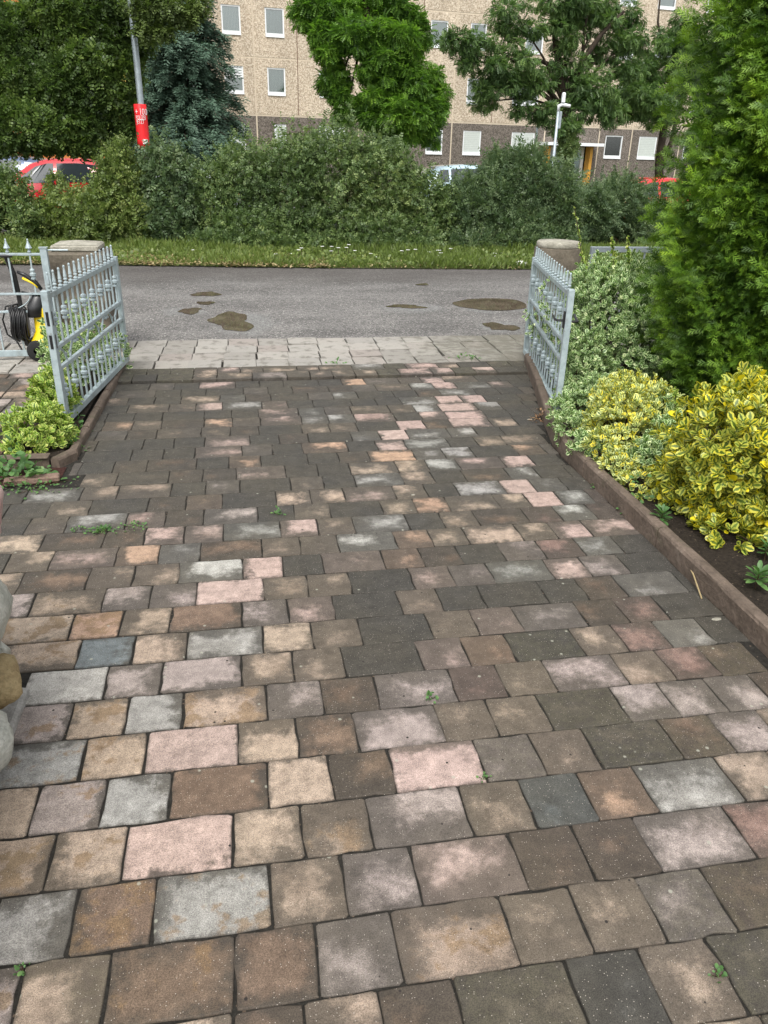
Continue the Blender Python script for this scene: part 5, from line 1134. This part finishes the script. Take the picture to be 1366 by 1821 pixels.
# ================================================================ LAMPS
def lamp_post(px, py_top, py_bot, Y, r, label, arm=True, h=None):
    b = at(px, py_bot, Y); t = at(px, py_top, Y) if h is None else None; return b
pb = at(262, 300, 18.4); LP = empty('lamp_post', (pb[0], 18.4, 0), 0, 'grey lamp post on the left carrying the red poster', 'lamp post')
MB().lathe([(.085, 0), (.085, 1.2), (.07, 1.22), (.066, 2.4), (.06, 4.5), (.05, 7)], n=12).build('pole', M['galv2'], LP, smooth=True)
MB().tube([(0, 0, 6.9), (.2, 0, 7.2), (1, -.1, 7.4)], .035, 8).build('arm', M['galv2'], LP, smooth=True)
MB().lathe([(.02, 0), (.14, .03), (.16, .1), (.05, .16)], (1.1, -.1, 7.3), 12).build('lamp_head', M['white'], LP, smooth=True)
pt = at(249, 185, 18.3); pbm = at(255, 264, 18.3)
zt_, zb_ = pt[2], pbm[2]
PO = empty('election_poster', (pb[0]-.02, 18.3, zb_), 0, 'tall red poster with white lettering strapped round the left lamp post', 'poster')
PO.scale = (.82, 1, 1)
# board bent around the pole
v = []; f = []; nW = 10
for j, z in enumerate(np.linspace(0, zt_-zb_, 6)):
    for i in range(nW+1):
        s = -1+2*i/nW; v.append((s*.15-.0, -.02+.10*abs(s)**1.8+.006*math.sin(z*5), z))
for j in range(5):
    for i in range(nW): f.append((j*(nW+1)+i, j*(nW+1)+i+1, (j+1)*(nW+1)+i+1, (j+1)*(nW+1)+i))
me = bpy.data.meshes.new('board'); me.from_pydata(v, [], f); me.update(); bo = link('board', me, M['poster'], PO, smooth=True); so_ = bo.modifiers.new('thick', 'SOLIDIFY'); so_.thickness = .006; so_.offset = 1
H = zt_-zb_
def text(s, x, z, size, parent, mat, y=-.032, sx=1):
    cu = bpy.data.curves.new('lettering', 'FONT'); cu.body = s; cu.size = size; cu.extrude = .0015; cu.resolution_u = 2
    o = bpy.data.objects.new('t', cu); me = bpy.data.meshes.new_from_object(o); bpy.data.objects.remove(o); bpy.data.curves.remove(cu)
    for q in me.vertices:
        X = q.co.x*sx+x; q.co = Vector((X, y+.10*abs(min(1, abs(X)/.155))**1.8-q.co.z, q.co.y+z))
    return link('lettering', me, mat, parent)
text('+ 100', -.125, H*.76, .17, PO, M['print'], sx=.72); text('POLIZEI', -.12, H*.65, .115, PO, M['print'], sx=.60); text('JETZT', -.11, H*.56, .11, PO, M['print'], sx=.66)
MB().box(.0, .12, -.03, .03, H*.10, H*.21).build('logo_field', M['print'], PO); text('SPD', .008, H*.125, .07, PO, M['poster'], y=-.036, sx=.8)
for z in (H*.04, H*.96): MB().lathe([(.095, z-.008), (.095, z+.008)], (0, .09, 0), 14).build('strap', M['print'], PO)
pb2 = at(986, 266, 21.); L2 = empty('lamp_post', (pb2[0], 21, 0), 0, 'slim pale lamp post with short bent head beside the dark locust tree', 'lamp post')
ztop = at(1000, 190, 21)[2]
MB().lathe([(.045, 0), (.042, 1.), (.034, ztop)], n=10).build('pole', M['galv2'], L2, smooth=True)
MB().tube([(0, 0, ztop-.1), (0, 0, ztop+.02), (.08, -.03, ztop+.05), (.28, -.06, ztop+.02)], [.04, .045, .045, .04], 8).build('arm', M['white'], L2, smooth=True)
MB().box(.036, .10, -.02, .05, ztop-.5, ztop-.1, .01).build('junction_box', M['galv2'], L2); MB().box(.04, .12, -.1, .0, ztop+.08, ztop+.32, .02).build('lamp_head', M['white'], L2)
pb3 = at(952, 262, 34.); L3 = empty('lamp_post', (pb3[0], 34, 0), 0, 'thin distant lamp post with mushroom shaped head before the tan wall', 'lamp post')
zt3 = at(957, 206, 34)[2]
MB().lathe([(.06, 0), (.045, zt3-.2), (.05, zt3-.1)], n=8).build('pole', M['galv2'], L3); MB().lathe([(.05, 0), (.3, .18), (.44, .3), (.44, .36), (.05, .45)], (0, 0, zt3-.12), 14).build('lamp_head', simple('brown_lamp_cap', (.22, .17, .12), .6), L3)

# ================================================================ CARS
def car(loc, rz, mat, label, scale=1.):
    rt = empty('parked_car', loc, rz, label, 'car'); rt.scale = (scale,)*3
    ST = [(-2.02, .40, .78, .80, .66, .60), (-1.96, .28, .90, .96, .78, .68), (-1.80, .22, .95, 1.22, .83, .62), (-1.45, .20, .96, 1.42, .85, .60), (-.6, .18, .95, 1.49, .86, .61), (.1, .18, .93, 1.47, .86, .61), (.5, .18, .92, 1.36, .86, .62), (1.05, .18, .90, 1.0, .85, .68), (1.6, .20, .80, .86, .83, .66), (1.95, .25, .64, .68, .75, .6), (2.08, .35, .52, .54, .62, .5)]
    def ring(st):
        x, zb, zl, zt, hb, ht = st; zm = zb+.55*(zl-zb)
        h = [(hb*.93, zb), (hb, zb+.12), (hb*1.02, zm), (hb*.97, zl), (ht, zt-.03), (ht*.88, zt+.012), (ht*.4, zt+.03)]
        return [(x, y, z) for y, z in h]+[(x, -y, z) for y, z in reversed(h)]
    v = []; f = []
    for st in ST: v += ring(st)
    k = 14
    for i in range(len(ST)-1):
        for j in range(k-1): f.append((i*k+j, i*k+j+1, i*k+k+j+1, i*k+k+j))
        f.append((i*k+k-1, i*k, i*k+k, i*k+2*k-1))
    f.append(tuple(range(k))); f.append(tuple(reversed([(len(ST)-1)*k+j for j in range(k)])))
    me = bpy.data.meshes.new('body'); me.from_pydata(v, [], f); me.update(); link('body', me, M[mat], rt, smooth=True)
    xs = [s[0] for s in ST]; ip = lambda x, c: float(np.interp(x, xs, [s[c] for s in ST]))
    def side(x0, x1, s, x0t=None, x1t=None):
        x0t = x0 if x0t is None else x0t; x1t = x1 if x1t is None else x1t; v = []; n = 7
        for i in range(n):
            for lo in (0, 1):
                t = i/(n-1); x = (x0+(x1-x0)*t)*(1-lo)+(x0t+(x1t-x0t)*t)*lo; zl, zt, hb, ht = ip(x, 2), ip(x, 3), ip(x, 4)*.97, ip(x, 5)
                z = zl+.03 if lo == 0 else zt-.085; q = (z-zl)/max(.05, (zt-.03-zl)); v.append((x, s*(hb+(ht-hb)*q+.008), z))
        f = [(2*i, 2*i+2, 2*i+3, 2*i+1) for i in range(n-1)]; me = bpy.data.meshes.new('side_window'); me.from_pydata(v, [], f if s < 0 else [q[::-1] for q in f]); me.update(); link('side_window', me, M['carglass'], rt)
    for s in (-1, 1): side(-1.62, -1.12, s, -1.40, -1.12); side(-1.04, -.12, s); side(-.04, .92, s, -.04, .38)
    def screen(xa, xb, nm):
        v = []; 
        for x, q in ((xa, 0), (xb, 1)):
            for y in (-1, -.5, 0, .5, 1): zt = ip(x, 3)+.035; v.append((x+(.012 if xa > 0 else -.012), y*ip(x, 5)*.86, zt+.006*(1-abs(y))-(.012 if abs(y) == 1 else 0)))
        f = [(i, i+1, i+6, i+5) for i in range(4)]; me = bpy.data.meshes.new(nm); me.from_pydata(v, [], f); me.update(); link(nm, me, M['carglass'], rt)
    screen(1.0, .3, 'windscreen'); screen(-1.9, -1.5, 'rear_window')
    for x in (-1.28, 1.3):
        for s in (-1, 1):
            w_ = MB().lathe([(.18, -.1), (.29, -.1), (.31, -.07), (.31, .07), (.29, .1), (.18, .1)], (0, 0, 0), 20, 'y').build('wheel', M['rubber'], rt, (x, s*.78, .31), smooth=True)
            MB().lathe([(.03, -.085), (.17, -.09), (.19, -.1), (.19, .1), (.17, .09), (.03, .085)], (0, 0, 0), 16, 'y').build('rim', M['galv2'], w_, smooth=False)
    for s in (-1, 1):
        MB().box(1.83, 1.98, min(s*.48, s*.68), max(s*.48, s*.68), .58, .70, .02).build('headlight', M['headlight'], rt)
        MB().box(-2.0, -1.86, min(s*.58, s*.76), max(s*.58, s*.76), .72, .98, .02).build('taillight', M['taillight'], rt)
        MB().box(.62, .74, min(s*.86, s*1.0), max(s*.86, s*1.0), .94, 1.05, .02).build('mirror', M[mat], rt)
    MB().box(-2.06, -2.02, -.26, .26, .42, .53).build('number_plate', M['print'], rt); MB().box(2.085, 2.10, -.26, .26, .38, .48).build('number_plate', M['print'], rt)
    return rt
c = at(95, 282, 22.); car((c[0], 22.3, 0), R(180), 'red_car', 'red hatchback parked behind the thin bush on the far left')
c = at(-20, 279, 25.); car((c[0], 25, 0), R(176), 'blue_car', 'dark blue car at the left edge behind the red hatchback')
c = at(300, 322, 21.5); car((c[0], 21.3, 0), R(182), 'white_car', 'white car glimpsed low between the bushes right of the poster', .86)
c = at(845, 300, 27.); car((c[0], 27, 0), R(3), 'pale_car', 'pale blue car with red tail lamp between the two large bushes')
c = at(1150, 333, 23.5); car((c[0], 23.5, -.12), R(178), 'red_car', 'red car behind the loose bush beside the thuja', .95)
